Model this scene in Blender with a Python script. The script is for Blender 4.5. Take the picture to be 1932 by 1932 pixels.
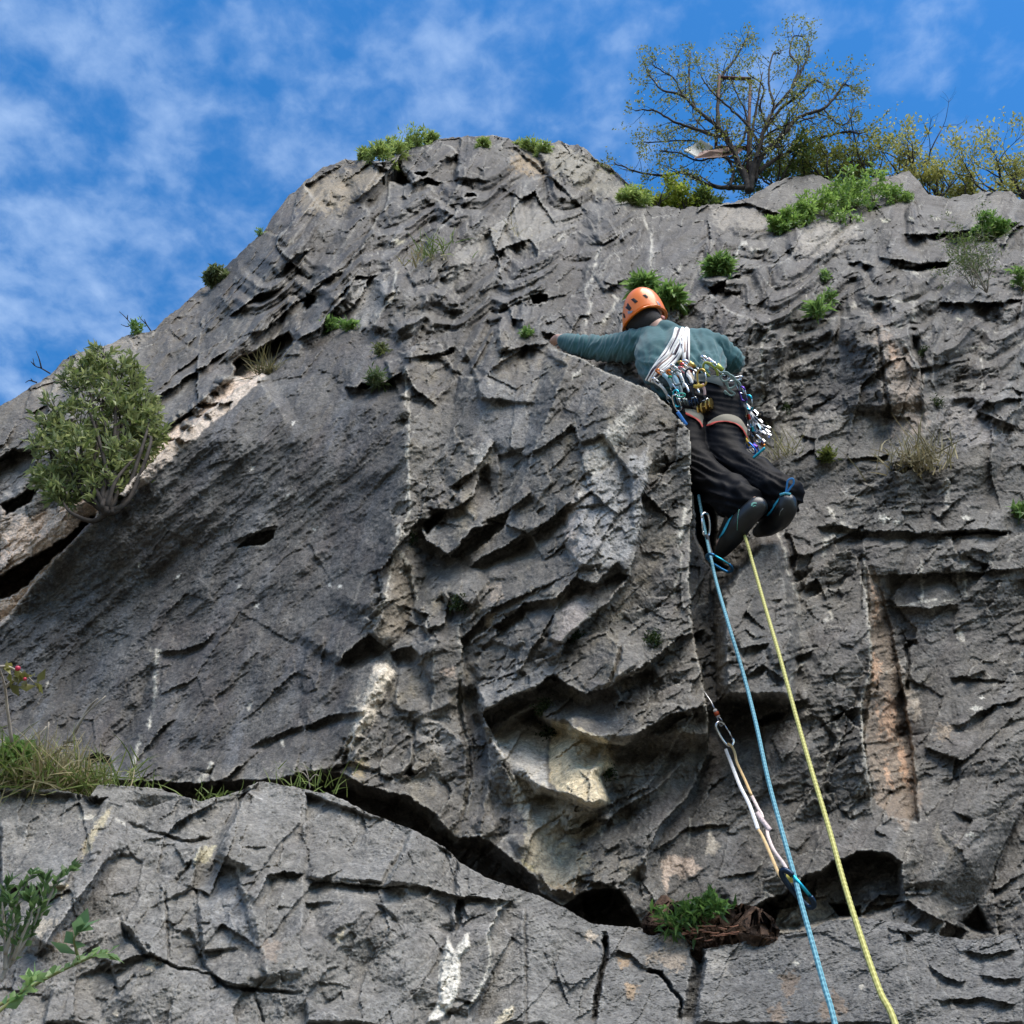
import bpy, bmesh, math, random
import numpy as np
from mathutils import Vector, Matrix
for o in list(bpy.data.objects): bpy.data.objects.remove(o)
scene = bpy.context.scene
COL = scene.collection
rad = math.radians

# ------------------------------------------------------------------ camera
CAM = np.array([0.0, 0.0, 1.6]); PITCH = rad(45.0); F = 1938.0; CX = 966.0
cam_data = bpy.data.cameras.new("camera"); cam = bpy.data.objects.new("camera", cam_data)
COL.objects.link(cam); scene.camera = cam
cam.location = CAM; cam.rotation_euler = (rad(90) + PITCH, 0, 0)
cam_data.sensor_fit = 'HORIZONTAL'; cam_data.sensor_width = 36.0
cam_data.lens = 36.0 * F / 1932.0
cam_data.clip_start = 0.02; cam_data.clip_end = 3000

# ------------------------------------------------------------------ sky, sun, exposure
SUN_EL, SUN_AZ = rad(54), rad(150)      # azimuth measured clockwise from +Y (north)
world = bpy.data.worlds.new("World"); scene.world = world; world.use_nodes = True
def build_world():
    nt = world.node_tree; N = nt.nodes; L = nt.links; N.clear()
    out = N.new('ShaderNodeOutputWorld'); bg = N.new('ShaderNodeBackground'); bg.inputs[1].default_value = 0.088
    sky = N.new('ShaderNodeTexSky'); sky.sky_type = 'NISHITA'; sky.sun_disc = False
    sky.sun_elevation = SUN_EL; sky.sun_rotation = SUN_AZ
    sky.altitude = 200; sky.air_density = 1.0; sky.dust_density = 0.4; sky.ozone_density = 2.2
    tc = N.new('ShaderNodeTexCoord')
    def math_(op, a, b=None, clamp=False):
        n = N.new('ShaderNodeMath'); n.operation = op; n.use_clamp = clamp
        for i, v in enumerate((a, b)):
            if v is None: continue
            if isinstance(v, (int, float)): n.inputs[i].default_value = v
            else: L.new(v, n.inputs[i])
        return n.outputs[0]
    # project the view direction on a flat cloud deck, so clouds shrink towards the horizon
    sep = N.new('ShaderNodeSeparateXYZ'); L.new(tc.outputs['Generated'], sep.inputs[0])
    zc = math_('MAXIMUM', sep.outputs[2], 0.06)
    px = math_('DIVIDE', sep.outputs[0], zc); py = math_('DIVIDE', sep.outputs[1], zc)
    comb = N.new('ShaderNodeCombineXYZ'); L.new(px, comb.inputs[0]); L.new(py, comb.inputs[1])
    def noise(scale, det, rough, dist, off, sx=1, sy=1, rz=0):
        mp = N.new('ShaderNodeMapping'); mp.inputs['Location'].default_value = off
        mp.inputs['Scale'].default_value = (sx, sy, 1); mp.inputs['Rotation'].default_value = (0, 0, rz)
        L.new(comb.outputs[0], mp.inputs[0])
        n = N.new('ShaderNodeTexNoise'); n.inputs['Scale'].default_value = scale
        n.inputs['Detail'].default_value = det; n.inputs['Roughness'].default_value = rough
        n.inputs['Distortion'].default_value = dist; L.new(mp.outputs[0], n.inputs['Vector'])
        return n.outputs[0]
    big = noise(3.2, 3, 0.5, 0.2, (3.7, 1.2, 0))
    mid = noise(13.0, 6, 0.50, 0.15, (1.1, 7.3, 0), 1.0, 1.15, rad(10))
    wisp = noise(34.0, 5, 0.6, 0.3, (5.1, 2.2, 0), 1.0, 1.0, rad(30))
    # more cloud towards the west (left), clearing to the east
    left = math_('ADD', math_('MULTIPLY', px, -0.19), -0.15)
    s = math_('ADD', math_('MULTIPLY', big, 0.5), math_('MULTIPLY', mid, 1.15))
    s = math_('ADD', s, math_('MULTIPLY', wisp, 0.42)); s = math_('ADD', s, left)
    mr = N.new('ShaderNodeMapRange'); mr.inputs[1].default_value = .74; mr.inputs[2].default_value = 1.36; L.new(s, mr.inputs[0])
    ramp = N.new('ShaderNodeValToRGB'); L.new(mr.outputs[0], ramp.inputs[0])
    cr = ramp.color_ramp; cr.interpolation = 'B_SPLINE'
    cr.elements[0].position = 0.0; cr.elements[0].color = (0, 0, 0, 1)
    cr.elements[1].position = 1.0; cr.elements[1].color = (0.85, 0.85, 0.85, 1)
    e = cr.elements.new(0.42); e.color = (0.26, 0.26, 0.26, 1)
    mix = N.new('ShaderNodeMix'); mix.data_type = 'RGBA'
    L.new(ramp.outputs[0], mix.inputs[0])
    hs = N.new('ShaderNodeHueSaturation'); hs.inputs['Saturation'].default_value = 1.40; hs.inputs['Value'].default_value = 1.30
    L.new(sky.outputs[0], hs.inputs['Color']); L.new(hs.outputs[0], mix.inputs[6])
    mix.inputs[7].default_value = CLOUD
    L.new(mix.outputs[2], bg.inputs[0]); L.new(bg.outputs[0], out.inputs[0])
CLOUD = (2.7, 3.7, 5.4, 1)
build_world()
sd = bpy.data.lights.new("sun", 'SUN'); sun = bpy.data.objects.new("sun", sd); COL.objects.link(sun)
sd.energy = 2.6; sd.angle = rad(48); sd.color = (1.0, 0.93, 0.82)
sdir = Vector((math.sin(SUN_AZ) * math.cos(SUN_EL), math.cos(SUN_AZ) * math.cos(SUN_EL), math.sin(SUN_EL)))
sun.rotation_euler = sdir.to_track_quat('Z', 'Y').to_euler()
vs = scene.view_settings; vs.view_transform = 'Standard'; vs.look = 'None'; vs.exposure = 1.15; vs.gamma = 1.0
vs.use_curve_mapping = False

# ------------------------------------------------------------------ helpers
FW = np.array([0, math.cos(PITCH), math.sin(PITCH)]); UP = np.array([0, -math.sin(PITCH), math.cos(PITCH)])
def ray(x, y):
    x = np.asarray(x, float); y = np.asarray(y, float)
    r = (x - CX) / F; u = (CX - y) / F
    d = np.stack([r, FW[1] + u * UP[1], FW[2] + u * UP[2]], -1)
    return d / np.linalg.norm(d, axis=-1, keepdims=True)
def W(x, y, R): return CAM + ray(x, y) * np.asarray(R)[..., None] if np.ndim(R) else CAM + ray(x, y) * R
def V(x, y, R): return Vector(W(x, y, R))

def tag(o, label=None, cat=None, group=None, kind=None):
    if label: o['label'] = label
    if cat: o['category'] = cat
    if group: o['group'] = group
    if kind: o['kind'] = kind
    return o
def empty(name, loc, label, cat, group=None, kind=None):
    o = bpy.data.objects.new(name, None); COL.objects.link(o); o.location = loc; o.empty_display_size = 0.1
    return tag(o, label, cat, group, kind)
def link(name, me, parent=None, mat=None, world_coords=True):
    """mesh in world coordinates; when parented to an Empty it is shifted so that the world position stays"""
    o = bpy.data.objects.new(name, me); COL.objects.link(o)
    if mat is not None and len(me.materials) == 0: me.materials.append(mat)
    if parent is not None:
        o.parent = parent
        if world_coords:
            q = parent; off = Vector((0, 0, 0))
            while q is not None: off += q.location; q = q.parent
            o.location = -off
    return o
def mesh_np(name, v, f):
    """v (n,3), f (m,3|4) uniform face size or list"""
    me = bpy.data.meshes.new(name)
    if isinstance(f, np.ndarray):
        v = np.asarray(v, dtype=np.float32); k = f.shape[1]
        me.vertices.add(len(v)); me.vertices.foreach_set('co', v.ravel())
        me.loops.add(f.size); me.loops.foreach_set('vertex_index', f.ravel().astype(np.int32))
        me.polygons.add(len(f)); me.polygons.foreach_set('loop_start', (np.arange(len(f)) * k).astype(np.int32))
        me.polygons.foreach_set('loop_total', np.full(len(f), k, np.int32))
        me.update(calc_edges=True)
    else:
        me.from_pydata([tuple(p) for p in v], [], [tuple(q) for q in f]); me.update()
    return me
def smooth(me, val=True): me.polygons.foreach_set('use_smooth', [val] * len(me.polygons))

# ---- numpy noise
def _perm(seed):
    r = np.random.RandomState(seed); p = r.permutation(256); return np.concatenate([p, p, p])
def perlin(x, y, seed=0):
    p = _perm(seed); xi = np.floor(x).astype(int); yi = np.floor(y).astype(int)
    xf = x - xi; yf = y - yi; xi &= 255; yi &= 255
    ang = np.linspace(0, 2 * np.pi, 256, endpoint=False); gx = np.cos(ang); gy = np.sin(ang)
    u = xf ** 3 * (xf * (xf * 6 - 15) + 10); v = yf ** 3 * (yf * (yf * 6 - 15) + 10)
    def g(ix, iy, dx, dy):
        h = p[p[ix & 255] + (iy & 255)]; return gx[h] * dx + gy[h] * dy
    a = g(xi, yi, xf, yf); b = g(xi + 1, yi, xf - 1, yf); c = g(xi, yi + 1, xf, yf - 1); d = g(xi + 1, yi + 1, xf - 1, yf - 1)
    return (a + u * (b - a) + v * ((c + u * (d - c)) - (a + u * (b - a)))) * 1.5
def fbm(x, y, seed=0, octv=4, gain=0.5, lac=2.03):
    s = 0; a = 1.0; t = 0
    for i in range(octv):
        s = s + a * perlin(x, y, seed + i * 7); t += a; a *= gain; x = x * lac + 3.1; y = y * lac + 1.7
    return s / t
def cells(x, y, seed, jit=0.9):
    """nearest-cell data: d1, d2, rnd arrays (3) and offset to the cell centre"""
    p = _perm(seed); r = np.random.RandomState(seed + 99).rand(256, 5)
    xi = np.floor(x).astype(int); yi = np.floor(y).astype(int)
    d1 = np.full(x.shape, 9e9); d2 = np.full(x.shape, 9e9); idx = np.zeros(x.shape, int); ox = np.zeros(x.shape); oy = np.zeros(x.shape)
    for dx in (-1, 0, 1):
        for dy in (-1, 0, 1):
            cx = xi + dx; cy = yi + dy; h = p[p[cx & 255] + (cy & 255)]
            fx = cx + .5 + (r[h, 0] - .5) * jit - x; fy = cy + .5 + (r[h, 1] - .5) * jit - y
            d = fx * fx + fy * fy; m = d < d1
            d2 = np.where(m, d1, np.minimum(d2, d)); d1 = np.where(m, d, d1)
            idx = np.where(m, h, idx); ox = np.where(m, -fx, ox); oy = np.where(m, -fy, oy)
    return np.sqrt(d1), np.sqrt(d2), r[idx, 2], r[idx, 3], r[idx, 4], ox, oy
def facets(x, y, seed, tilt=1.0, step=0.5):
    """broken rock: every cell is a tilted plane with its own level"""
    d1, d2, a, b, c, ox, oy = cells(x, y, seed)
    return (a - .5) * tilt * ox * 2 + (b - .5) * tilt * oy * 2 + (c - .5) * step
def hull(x, y, seed, tilt=1.0, k=0.9):
    """continuous chiselled surface: maximum over random planes"""
    p = _perm(seed); r = np.random.RandomState(seed + 5).rand(256, 5)
    xi = np.floor(x).astype(int); yi = np.floor(y).astype(int); best = np.full(x.shape, -9e9)
    for dx in (-1, 0, 1):
        for dy in (-1, 0, 1):
            cx = xi + dx; cy = yi + dy; h = p[p[cx & 255] + (cy & 255)]
            fx = x - (cx + .5 + (r[h, 0] - .5) * .9); fy = y - (cy + .5 + (r[h, 1] - .5) * .9)
            best = np.maximum(best, (r[h, 2] - .5) * .5 + tilt * ((r[h, 3] - .5) * fx + (r[h, 4] - .5) * fy) - k * (fx * fx + fy * fy))
    return best
def terrace(n, k, sharp=0.75):
    q = n * k; f = np.floor(q); t = q - f; t = np.clip((t - sharp) / (1 - sharp), 0, 1)
    return (f + t) / k
def sstep(a, b, x):
    t = np.clip((x - a) / (b - a), 0, 1); return t * t * (3 - 2 * t)
# ------------------------------------------------------------------ rock materials
def rock_material(name, bump_scale=1.0):
    m = bpy.data.materials.new(name); m.use_nodes = True; nt = m.node_tree; N = nt.nodes; L = nt.links
    b = N['Principled BSDF']; b.inputs['Specular IOR Level'].default_value = 0.35
    at = N.new('ShaderNodeAttribute'); at.attribute_name = 'rock'
    tc = N.new('ShaderNodeTexCoord')
    def noise(scale, det, rough=0.6, dist=0.0):
        n = N.new('ShaderNodeTexNoise'); n.inputs['Scale'].default_value = scale; n.inputs['Detail'].default_value = det
        n.inputs['Roughness'].default_value = rough; n.inputs['Distortion'].default_value = dist
        L.new(tc.outputs['Object'], n.inputs['Vector']); return n.outputs[0]
    def rng(s, a, b_, c, d):
        n = N.new('ShaderNodeMapRange'); L.new(s, n.inputs[0])
        for i, v in enumerate((a, b_, c, d)): n.inputs[i + 1].default_value = v
        return n.outputs[0]
    def mul(c, f):
        n = N.new('ShaderNodeMix'); n.data_type = 'RGBA'; n.blend_type = 'MULTIPLY'; n.inputs[0].default_value = 1
        L.new(c, n.inputs[6]); L.new(f, n.inputs[7]); return n.outputs[2]
    n1 = noise(22, 5, 0.7); n2 = noise(110, 3, 0.7); n3 = noise(3.1, 4, 0.6, 0.4)
    c = mul(at.outputs[0], rng(n1, 0.3, 0.7, 0.58, 1.42)); c = mul(c, rng(n2, 0.3, 0.7, 0.55, 1.45)); c = mul(c, rng(n3, 0.3, 0.7, 0.86, 1.12))
    # pale lichen specks
    vo = N.new('ShaderNodeTexVoronoi'); vo.inputs['Scale'].default_value = 16; L.new(tc.outputs['Object'], vo.inputs['Vector'])
    n4 = noise(5.0, 3, 0.6)
    sp = N.new('ShaderNodeMath'); sp.operation = 'LESS_THAN'; 
    thr = rng(n4, 0.52, 0.72, 0.0, 0.16); L.new(vo.outputs['Distance'], sp.inputs[0]); L.new(thr, sp.inputs[1])
    mx = N.new('ShaderNodeMix'); mx.data_type = 'RGBA'; L.new(c, mx.inputs[6]); mx.inputs[7].default_value = (0.36, 0.34, 0.30, 1)
    mm = N.new('ShaderNodeMath'); mm.operation = 'MULTIPLY'; mm.inputs[1].default_value = 0.45; L.new(sp.outputs[0], mm.inputs[0]); L.new(mm.outputs[0], mx.inputs[0])
    L.new(mx.outputs[2], b.inputs['Base Color'])
    L.new(rng(n3, 0.3, 0.7, 0.62, 0.85), b.inputs['Roughness'])
    bu = N.new('ShaderNodeBump'); bu.inputs['Strength'].default_value = 0.9; bu.inputs['Distance'].default_value = 0.012 * bump_scale
    n5 = noise(42, 6, 0.7, 0.3); L.new(n5, bu.inputs['Height'])
    bu2 = N.new('ShaderNodeBump'); bu2.inputs['Strength'].default_value = 0.8; bu2.inputs['Distance'].default_value = 0.02 * bump_scale
    n6 = noise(11, 6, 0.62, 0.6); L.new(n6, bu2.inputs['Height']); L.new(bu.outputs[0], bu2.inputs['Normal'])
    L.new(bu2.outputs[0], b.inputs['Normal'])
    return m
M_ROCK = rock_material("rock")

# ------------------------------------------------------------------ picture-crop coordinates -> sheet coordinates
def tr(k, pts):
    ox, oy, s = {'F': (0, 0, 1), 'G': (575, 958.3, .3307), 'A': (0, 575, .3307), 'U': (575, 191.7, .3307), 'R': (1213.9, 319.4, .3717),
                 'Q': (1213.9, 958.3, .3717), 'L': (0, 1150, .4047), 'I': (575, 1405.6, .3307), 'J': (1213.9, 1533.4, .3717),
                 'T': (1150, 0, .4048), 'P': (1022.2, 523.9, .2977)}[k]
    return np.array([(ox + a * s, oy + b * s) for a, b in pts], float)

def polydist(X, Y, pts, closed=False):
    """distance, side (>0 = left of travel, y down), arc parameter 0..1 along, end weight"""
    n = len(pts); segs = [(pts[i], pts[i + 1]) for i in range(n - 1)]
    if closed: segs.append((pts[-1], pts[0]))
    lens = [np.hypot(*(b - a)) for a, b in segs]; tot = sum(lens); acc = 0
    best = np.full(X.shape, 1e9); side = np.zeros(X.shape); par = np.zeros(X.shape)
    for (a, b), ln in zip(segs, lens):
        dx, dy = (b - a) / ln; t = (X - a[0]) * dx + (Y - a[1]) * dy
        tc = np.clip(t, 0, ln); ex = X - (a[0] + tc * dx); ey = Y - (a[1] + tc * dy); d = np.hypot(ex, ey)
        m = d < best - 1e-6
        s = -(dx * (Y - a[1]) - dy * (X - a[0]))
        best = np.where(m, d, best); side = np.where(m, s, side); par = np.where(m, (acc + tc) / tot, par); acc += ln
    return best, side, par
def inside(X, Y, pts):
    c = np.zeros(X.shape, bool); n = len(pts); j = n - 1
    for i in range(n):
        xi, yi = pts[i]; xj, yj = pts[j]
        if yi != yj: c ^= ((yi > Y) != (yj > Y)) & (X < (xj - xi) * (Y - yi) / (yj - yi) + xi)
        j = i
    return c

class Sheet:
    def __init__(s, X, Y, seed):
        s.X = X; s.Y = Y
        wx = fbm(X / 34, Y / 34, seed, 4, 0.62); wy = fbm(X / 34 + 40, Y / 34 + 9, seed + 1, 4, 0.62)
        fx = fbm(X / 9, Y / 9, seed + 3, 3); fy = fbm(X / 9 + 7, Y / 9, seed + 4, 3)
        s.wx = X + wx * 6 + fx * 2.2; s.wy = Y + wy * 6 + fy * 2.2
        s.h = np.zeros(X.shape); s.col = np.zeros(X.shape + (3,)); s.vein = np.zeros(X.shape)
    def box(s, pts, w):
        m = (s.X > pts[:, 0].min() - w - 14) & (s.X < pts[:, 0].max() + w + 14) & (s.Y > pts[:, 1].min() - w - 14) & (s.Y < pts[:, 1].max() + w + 14)
        return np.nonzero(m)
    def lip(s, k, pts, H, wU, rec=0.0, wD1=12, wD2=40, taper=0.12, pale=0.0):
        """left-hand side of the line stands proud by H (fading over wU); the other side is undercut by rec"""
        if k == 'G': H, rec, wD1 = H * .8, rec * .85, wD1 * .6
        p = tr(k, pts); ix = s.box(p, max(wU, wD1 + wD2))
        if len(ix[0]) == 0: return
        x = s.wx[ix]; y = s.wy[ix]; d, sd, u = polydist(x, y, p)
        tw = np.ones_like(u) if taper <= 0 else np.clip(np.minimum(u, 1 - u) / taper, 0, 1)
        up = H * np.clip(1 - d / wU, 0, 1) * tw
        dn = -rec * .55 * np.where(d < wD1, d / max(wD1, 1e-3) * .6 + .4, np.clip(1 - (d - wD1) / wD2, 0, 1)) * tw
        s.h[ix] += np.where(sd > 0, up, dn)
        if pale: s.vein[ix] = np.maximum(s.vein[ix], pale * np.clip(1 - d / 3.0, 0, 1) * tw)
    def ridge(s, k, pts, H, wL, wR, taper=0.15, pale=0.0):
        p = tr(k, pts); ix = s.box(p, max(wL, wR))
        if len(ix[0]) == 0: return
        x = s.wx[ix]; y = s.wy[ix]; d, sd, u = polydist(x, y, p)
        tw = np.clip(np.minimum(u, 1 - u) / taper, 0, 1)
        s.h[ix] += H * np.clip(1 - d / np.where(sd > 0, wL, wR), 0, 1) * tw
        if pale: s.vein[ix] = np.maximum(s.vein[ix], pale * np.clip(1 - d / 3.0, 0, 1) * tw)
    def crack(s, k, pts, D, w):
        p = tr(k, pts); ix = s.box(p, w)
        if len(ix[0]) == 0: return
        d, sd, u = polydist(s.wx[ix], s.wy[ix], p)
        s.h[ix] -= D * np.clip(1 - d / w, 0, 1) ** .7 * np.clip(np.minimum(u, 1 - u) / .08, 0.2, 1)
    def hole(s, k, pts, D, soft=5.0, gx=0.0, gy=0.0):
        """polygon pushed in by D (D<0: proud), optional tilt per pixel"""
        p = tr(k, pts); ix = s.box(p, soft)
        if len(ix[0]) == 0: return
        x = s.wx[ix]; y = s.wy[ix]; d, sd, u = polydist(x, y, p, True); i = inside(x, y, p)
        c = p.mean(0)
        s.h[ix] -= np.where(i, (D + gx * (x - c[0]) + gy * (y - c[1])) * np.clip(d / max(soft, .01), 0, 1), 0)
    def veinline(s, k, pts, w=2.2, a=1.0, br=0.3):
        p = tr(k, pts); ix = s.box(p, w + 6)
        if len(ix[0]) == 0: return
        x = s.wx[ix]; y = s.wy[ix]; d, sd, u = polydist(x, y, p)
        n = fbm(x / 7, y / 7, 71, 3); ww = w * (1 + 1.6 * n)
        g = np.clip(fbm(x / 26, y / 26, 72, 2) * 3 + 1 - br, 0, 1)
        s.vein[ix] = np.maximum(s.vein[ix], a * g * np.clip(1.3 - d / np.maximum(ww, .4), 0, 1))
    def patch(s, k, pts, rgb, soft=14, amt=1.0, noise=1.0, sc=12):
        """real stain / lichen / mineral colour with ragged edge"""
        p = tr(k, pts); ix = s.box(p, soft + 12)
        if len(ix[0]) == 0: return
        x = s.wx[ix]; y = s.wy[ix]; d, sd, u = polydist(x, y, p, True); i = inside(x, y, p)
        sg = np.where(i, d, -d) / soft + noise * fbm(x / sc, y / sc, 55, 4, .6) * 1.6
        w = (np.clip(sg * 1.7 + .4, 0, 1) * amt)[..., None]
        s.col[ix] = s.col[ix] * (1 - w) + np.array(rgb) * w

def tps(ctrl):
    c = np.array(ctrl, float); P = c[:, :2] / 500; v = np.log(c[:, 2]); n = len(c)
    def phi(r2): return 0.5 * r2 * np.log(np.maximum(r2, 1e-12))
    K = phi(((P[:, None] - P[None]) ** 2).sum(-1)) + np.eye(n) * 0.02
    Q = np.hstack([np.ones((n, 1)), P]); A = np.block([[K, Q], [Q.T, np.zeros((3, 3))]])
    s = np.linalg.solve(A, np.concatenate([v, np.zeros(3)]))
    def g(x, y):   # beyond the surveyed part the wall simply runs on sideways at the same depth
        x = np.asarray(x, float) + 0 * np.asarray(y, float); y = np.asarray(y, float) + 0 * x; xc = np.clip(x, -380, 2280); return f(xc, y) * ray(xc, y)[..., 1] / ray(x, y)[..., 1]
    def f(x, y):
        x = np.asarray(x, float) / 500; y = np.asarray(y, float) / 500; o = s[n] + s[n + 1] * x + s[n + 2] * y
        for i in range(n): o = o + s[i] * phi((x - P[i, 0]) ** 2 + (y - P[i, 1]) ** 2)
        return np.exp(o)
    return g

CL = [(-300,1200,6.2),(0,1200,5.4),(100,1400,4.5),(300,1400,4.1),(600,1400,3.5),(300,1100,5.0),(500,1000,4.85),(700,900,4.75),(600,700,6.0),
      (400,800,5.5),(900,600,6.4),(750,500,8.0),(900,400,10.2),(850,280,13.5),(650,320,13.2),(500,430,11.4),(330,600,9.3),(150,700,8.0),(0,800,7.0),(-300,900,7.6),
      (950,1500,3.1),(1200,1450,3.1),(1000,1200,3.6),(1250,1200,3.55),(1250,1000,3.95),(1100,900,4.2),(1200,780,4.5),(1000,700,5.1),
      (1400,1500,3.15),(1700,1500,3.1),(1900,1500,3.15),(1400,1100,4.0),(1700,1100,4.0),(1900,1100,4.1),(1400,800,4.95),(1600,720,5.3),(1900,720,5.5),
      (1300,620,5.7),(1400,550,6.5),(1700,520,7.2),(1900,470,8.3),(1200,480,7.6),(1400,420,9.6),(1700,390,10.4),(1900,380,11),(1100,370,12),(1000,300,13.2),
      (1700,1760,2.75),(1300,1700,2.85),(900,1700,2.95),(400,1600,3.4),(0,1600,3.6),(2250,1100,4.6),(2250,1600,3.5),(2250,450,9.5),(1000,2300,2.6),(0,2300,2.8),(1900,2300,2.4)]
R_CLIFF = tps(CL)

OUT = np.array([(-1500,1380),(-420,960),(-200,850),(0,768),(50,735),(90,712),(120,680),(150,664),(200,650),(240,632),(290,622),(310,602),(345,575),(380,545),(420,508),(470,462),(500,432),(520,400),(545,370),(575,342),
    (610,315),(650,302),(690,300),(722,305),(748,290),(775,280),(800,275),(830,262),(856,256),(900,258),(925,257),(960,262),(985,272),(1012,285),(1030,272),(1056,266),(1075,276),(1090,273),(1108,282),(1122,298),
    (1150,312),(1180,340),(1210,364),(1224,388),(1290,392),(1380,382),(1412,372),(1450,350),(1480,336),(1530,329),(1575,342),(1590,350),(1640,340),(1690,330),(1715,322),(1735,345),(1752,368),(1790,374),(1850,364),(1908,360),(1925,375),(1950,372),(2100,400),(2300,430),(3200,520),(5600,700)], float)
def outline(x, seed=3):
    return np.interp(x, OUT[:, 0], OUT[:, 1]) + fbm(x / 22.0, x * 0 + 3.3, seed, 4, .62) * 7

def build_cliff():
    xs = np.concatenate([np.arange(-1500, -400, 40.), np.arange(-400, -20, 14.), np.arange(-20, 1954, 2.1), np.arange(1954, 2280, 14.), np.arange(2290, 5600, 40.)])
    nv = 800
    yo = outline(xs)
    vv = np.linspace(0, 1, nv) ** 1.12
    ybot = 1880.0
    Y = yo[None] + vv[:, None] * (ybot - yo[None]); Y = np.vstack([Y, np.array([1930, 2000, 2100, 2250, 2400.])[:, None] + 0 * Y[:5]])
    X = np.broadcast_to(xs[None], Y.shape).copy()
    s = Sheet(X, Y, 11); R = R_CLIFF(X, Y)
    wx, wy = s.wx, s.wy
    # ---------- region masks
    slab_poly = tr('F', [(-400,1230),(0,1180),(60,1110),(195,962),(305,862),(420,765),(545,660),(640,560),(700,500),(775,640),(765,760),(770,900),(745,1000),(735,1060),(715,1140),(695,1200),(665,1400),(640,1450),(500,1460),(-400,1560)])
    dS, _, _ = polydist(wx, wy, slab_poly, True); slab = np.where(inside(wx, wy, slab_poly), sstep(0, 30, dS), 0)
    righ_poly = tr('F', [(1300,820),(1260,740),(1150,650),(1050,640),(1180,380),(2400,300),(2400,1800),(1180,1750),(1290,1500),(1330,1330),(1305,1180),(1300,1000)])
    dR, _, _ = polydist(wx, wy, righ_poly, True); right = np.where(inside(wx, wy, righ_poly), sstep(0, 40, dR), 0)
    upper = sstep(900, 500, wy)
    # the upper cliff goes back in steep steps, not as one ramp
    c1, q1 = math.cos(rad(-60)), math.sin(rad(-60)); rx, ry = (X * c1 + Y * q1), (-X * q1 + Y * c1)
    LR = np.log(R); um = sstep(770, 600, Y) * (1 - slab) * sstep(8, 70, Y - yo[None, :]) * sstep(90, 230, np.hypot(X - 1190, Y - 620) )
    q_ = LR + .17 * fbm(rx / 300, ry / 105, 201, 4, .5) + .34 * hull(rx / 210, ry / 80, 202, 1.6, .8)
    LR = LR + um * (.34 * (terrace(q_, 6.5, .66) - q_) + .16 * (terrace(q_ + .3, 17, .6) - q_ - .3)); R = np.exp(LR)
    # ---------- broad forms
    n = fbm(X / 260, Y / 260, 21, 3); s.h += 0.02 * n
    # medium broken facets, weaker on the smooth slab
    def rot(a, sx, sy, x=wx, y=wy):
        c, q = math.cos(a), math.sin(a); return (x * c + y * q) / sx, (-x * q + y * c) / sy
    but_poly = tr('F', [(770,640),(1000,600),(1300,780),(1330,1400),(1290,1500),(1180,1780),(640,1500),(650,1400),(740,1050)])
    dB, _, _ = polydist(wx, wy, but_poly, True); but = np.where(inside(wx, wy, but_poly), sstep(0, 30, dB), 0)
    body = (1 - .88 * slab) * (1 - .5 * but) * (1 - .35 * upper); tex = (1 - .1 * upper) * (1 + .5 * but); up2 = 1 + 1.6 * upper
    brk = np.clip(fbm(X / 170, Y / 170, 27, 3) * 2.2 + .75, .25, 1.3); tex = tex * brk
    fx, fy = rot(rad(-50), 190, 90); s.h += 0.042 * facets(fx, fy, 31, 1.1, .06) * body * (1 - .55 * right)
    fx, fy = rot(rad(-38), 62, 34); s.h += 0.015 * brk * facets(fx, fy, 32, 1.3, .10) * body * (1 - .3 * right)
    fx, fy = rot(rad(-66), 300, 70); s.h += 0.045 * hull(fx, fy, 33, 1.6, .7) * body * (1 + 1.3 * upper)
    fx, fy = rot(rad(-30), 30, 13); s.h += 0.0034 * facets(fx, fy, 34, 1.2, .35) * (1 - .75 * slab) * tex
    # ---------- slab flow relief (bands climbing to the upper right)
    fx, fy = rot(rad(-42), 190, 42); t1 = fbm(fx, fy, 41, 5, .55); s.h += (0.003 * (terrace(t1, 9, .8) - t1) + 0.012 * t1) * (.45 + slab)
    fx, fy = rot(rad(-30), 60, 16); t2 = fbm(fx, fy, 42, 5, .6); s.h += (0.0045 * (terrace(t2, 7, .8) - t2)) * (1 - .45 * right) * tex * (1 - .4 * slab)
    fx, fy = rot(rad(-8), 90, 18); t3 = fbm(fx, fy, 43, 5, .62); s.h += (0.006 * (terrace(t3, 8, .8) - t3) + .006 * t3) * right * brk
    fx, fy = rot(rad(-15), 26, 8); t4 = fbm(fx, fy, 44, 4, .62); s.h += (0.0032 * (terrace(t4, 6, .8) - t4) + .0012 * t4) * up2; fx, fy = rot(rad(-60), 34, 14); s.h += upper * (.006 * facets(fx, fy, 47, 1.2, .2) + .010 * hull(fx / 2, fy / 2, 48, 1.5, .8))
    s.h += 0.0016 * fbm(X / 5.5, Y / 4.2, 45, 3, .6)

    # ---------- base colours
    base = np.array([0.124, 0.114, 0.100]); s.col[:] = base
    def tint(mask, rgb): s.col[:] = s.col * (1 - mask[..., None]) + np.array(rgb) * mask[..., None]
    tint(slab * .9, (0.072, 0.068, 0.065)); tint(right * .6 * sstep(600, 1000, wy), (0.094, 0.087, 0.078)); tint(upper * .85, (0.060, 0.053, 0.046))  # upper cliff coloured darker to offset the stronger sun it catches
    fx, fy = rot(rad(-68), 300, 42); tint(np.clip(fbm(fx, fy, 66, 4) * 2.6, 0, 1) * slab * .75, (0.110, 0.115, 0.125)); tint(np.clip(-fbm(fx, fy, 67, 4) * 2.2, 0, 1) * slab * .6, (0.062, 0.052, 0.050))
    tint(np.clip(fbm(X / 120, Y / 90, 61, 4) * 1.8, 0, 1) * .5, (0.118, 0.104, 0.100))
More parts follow.
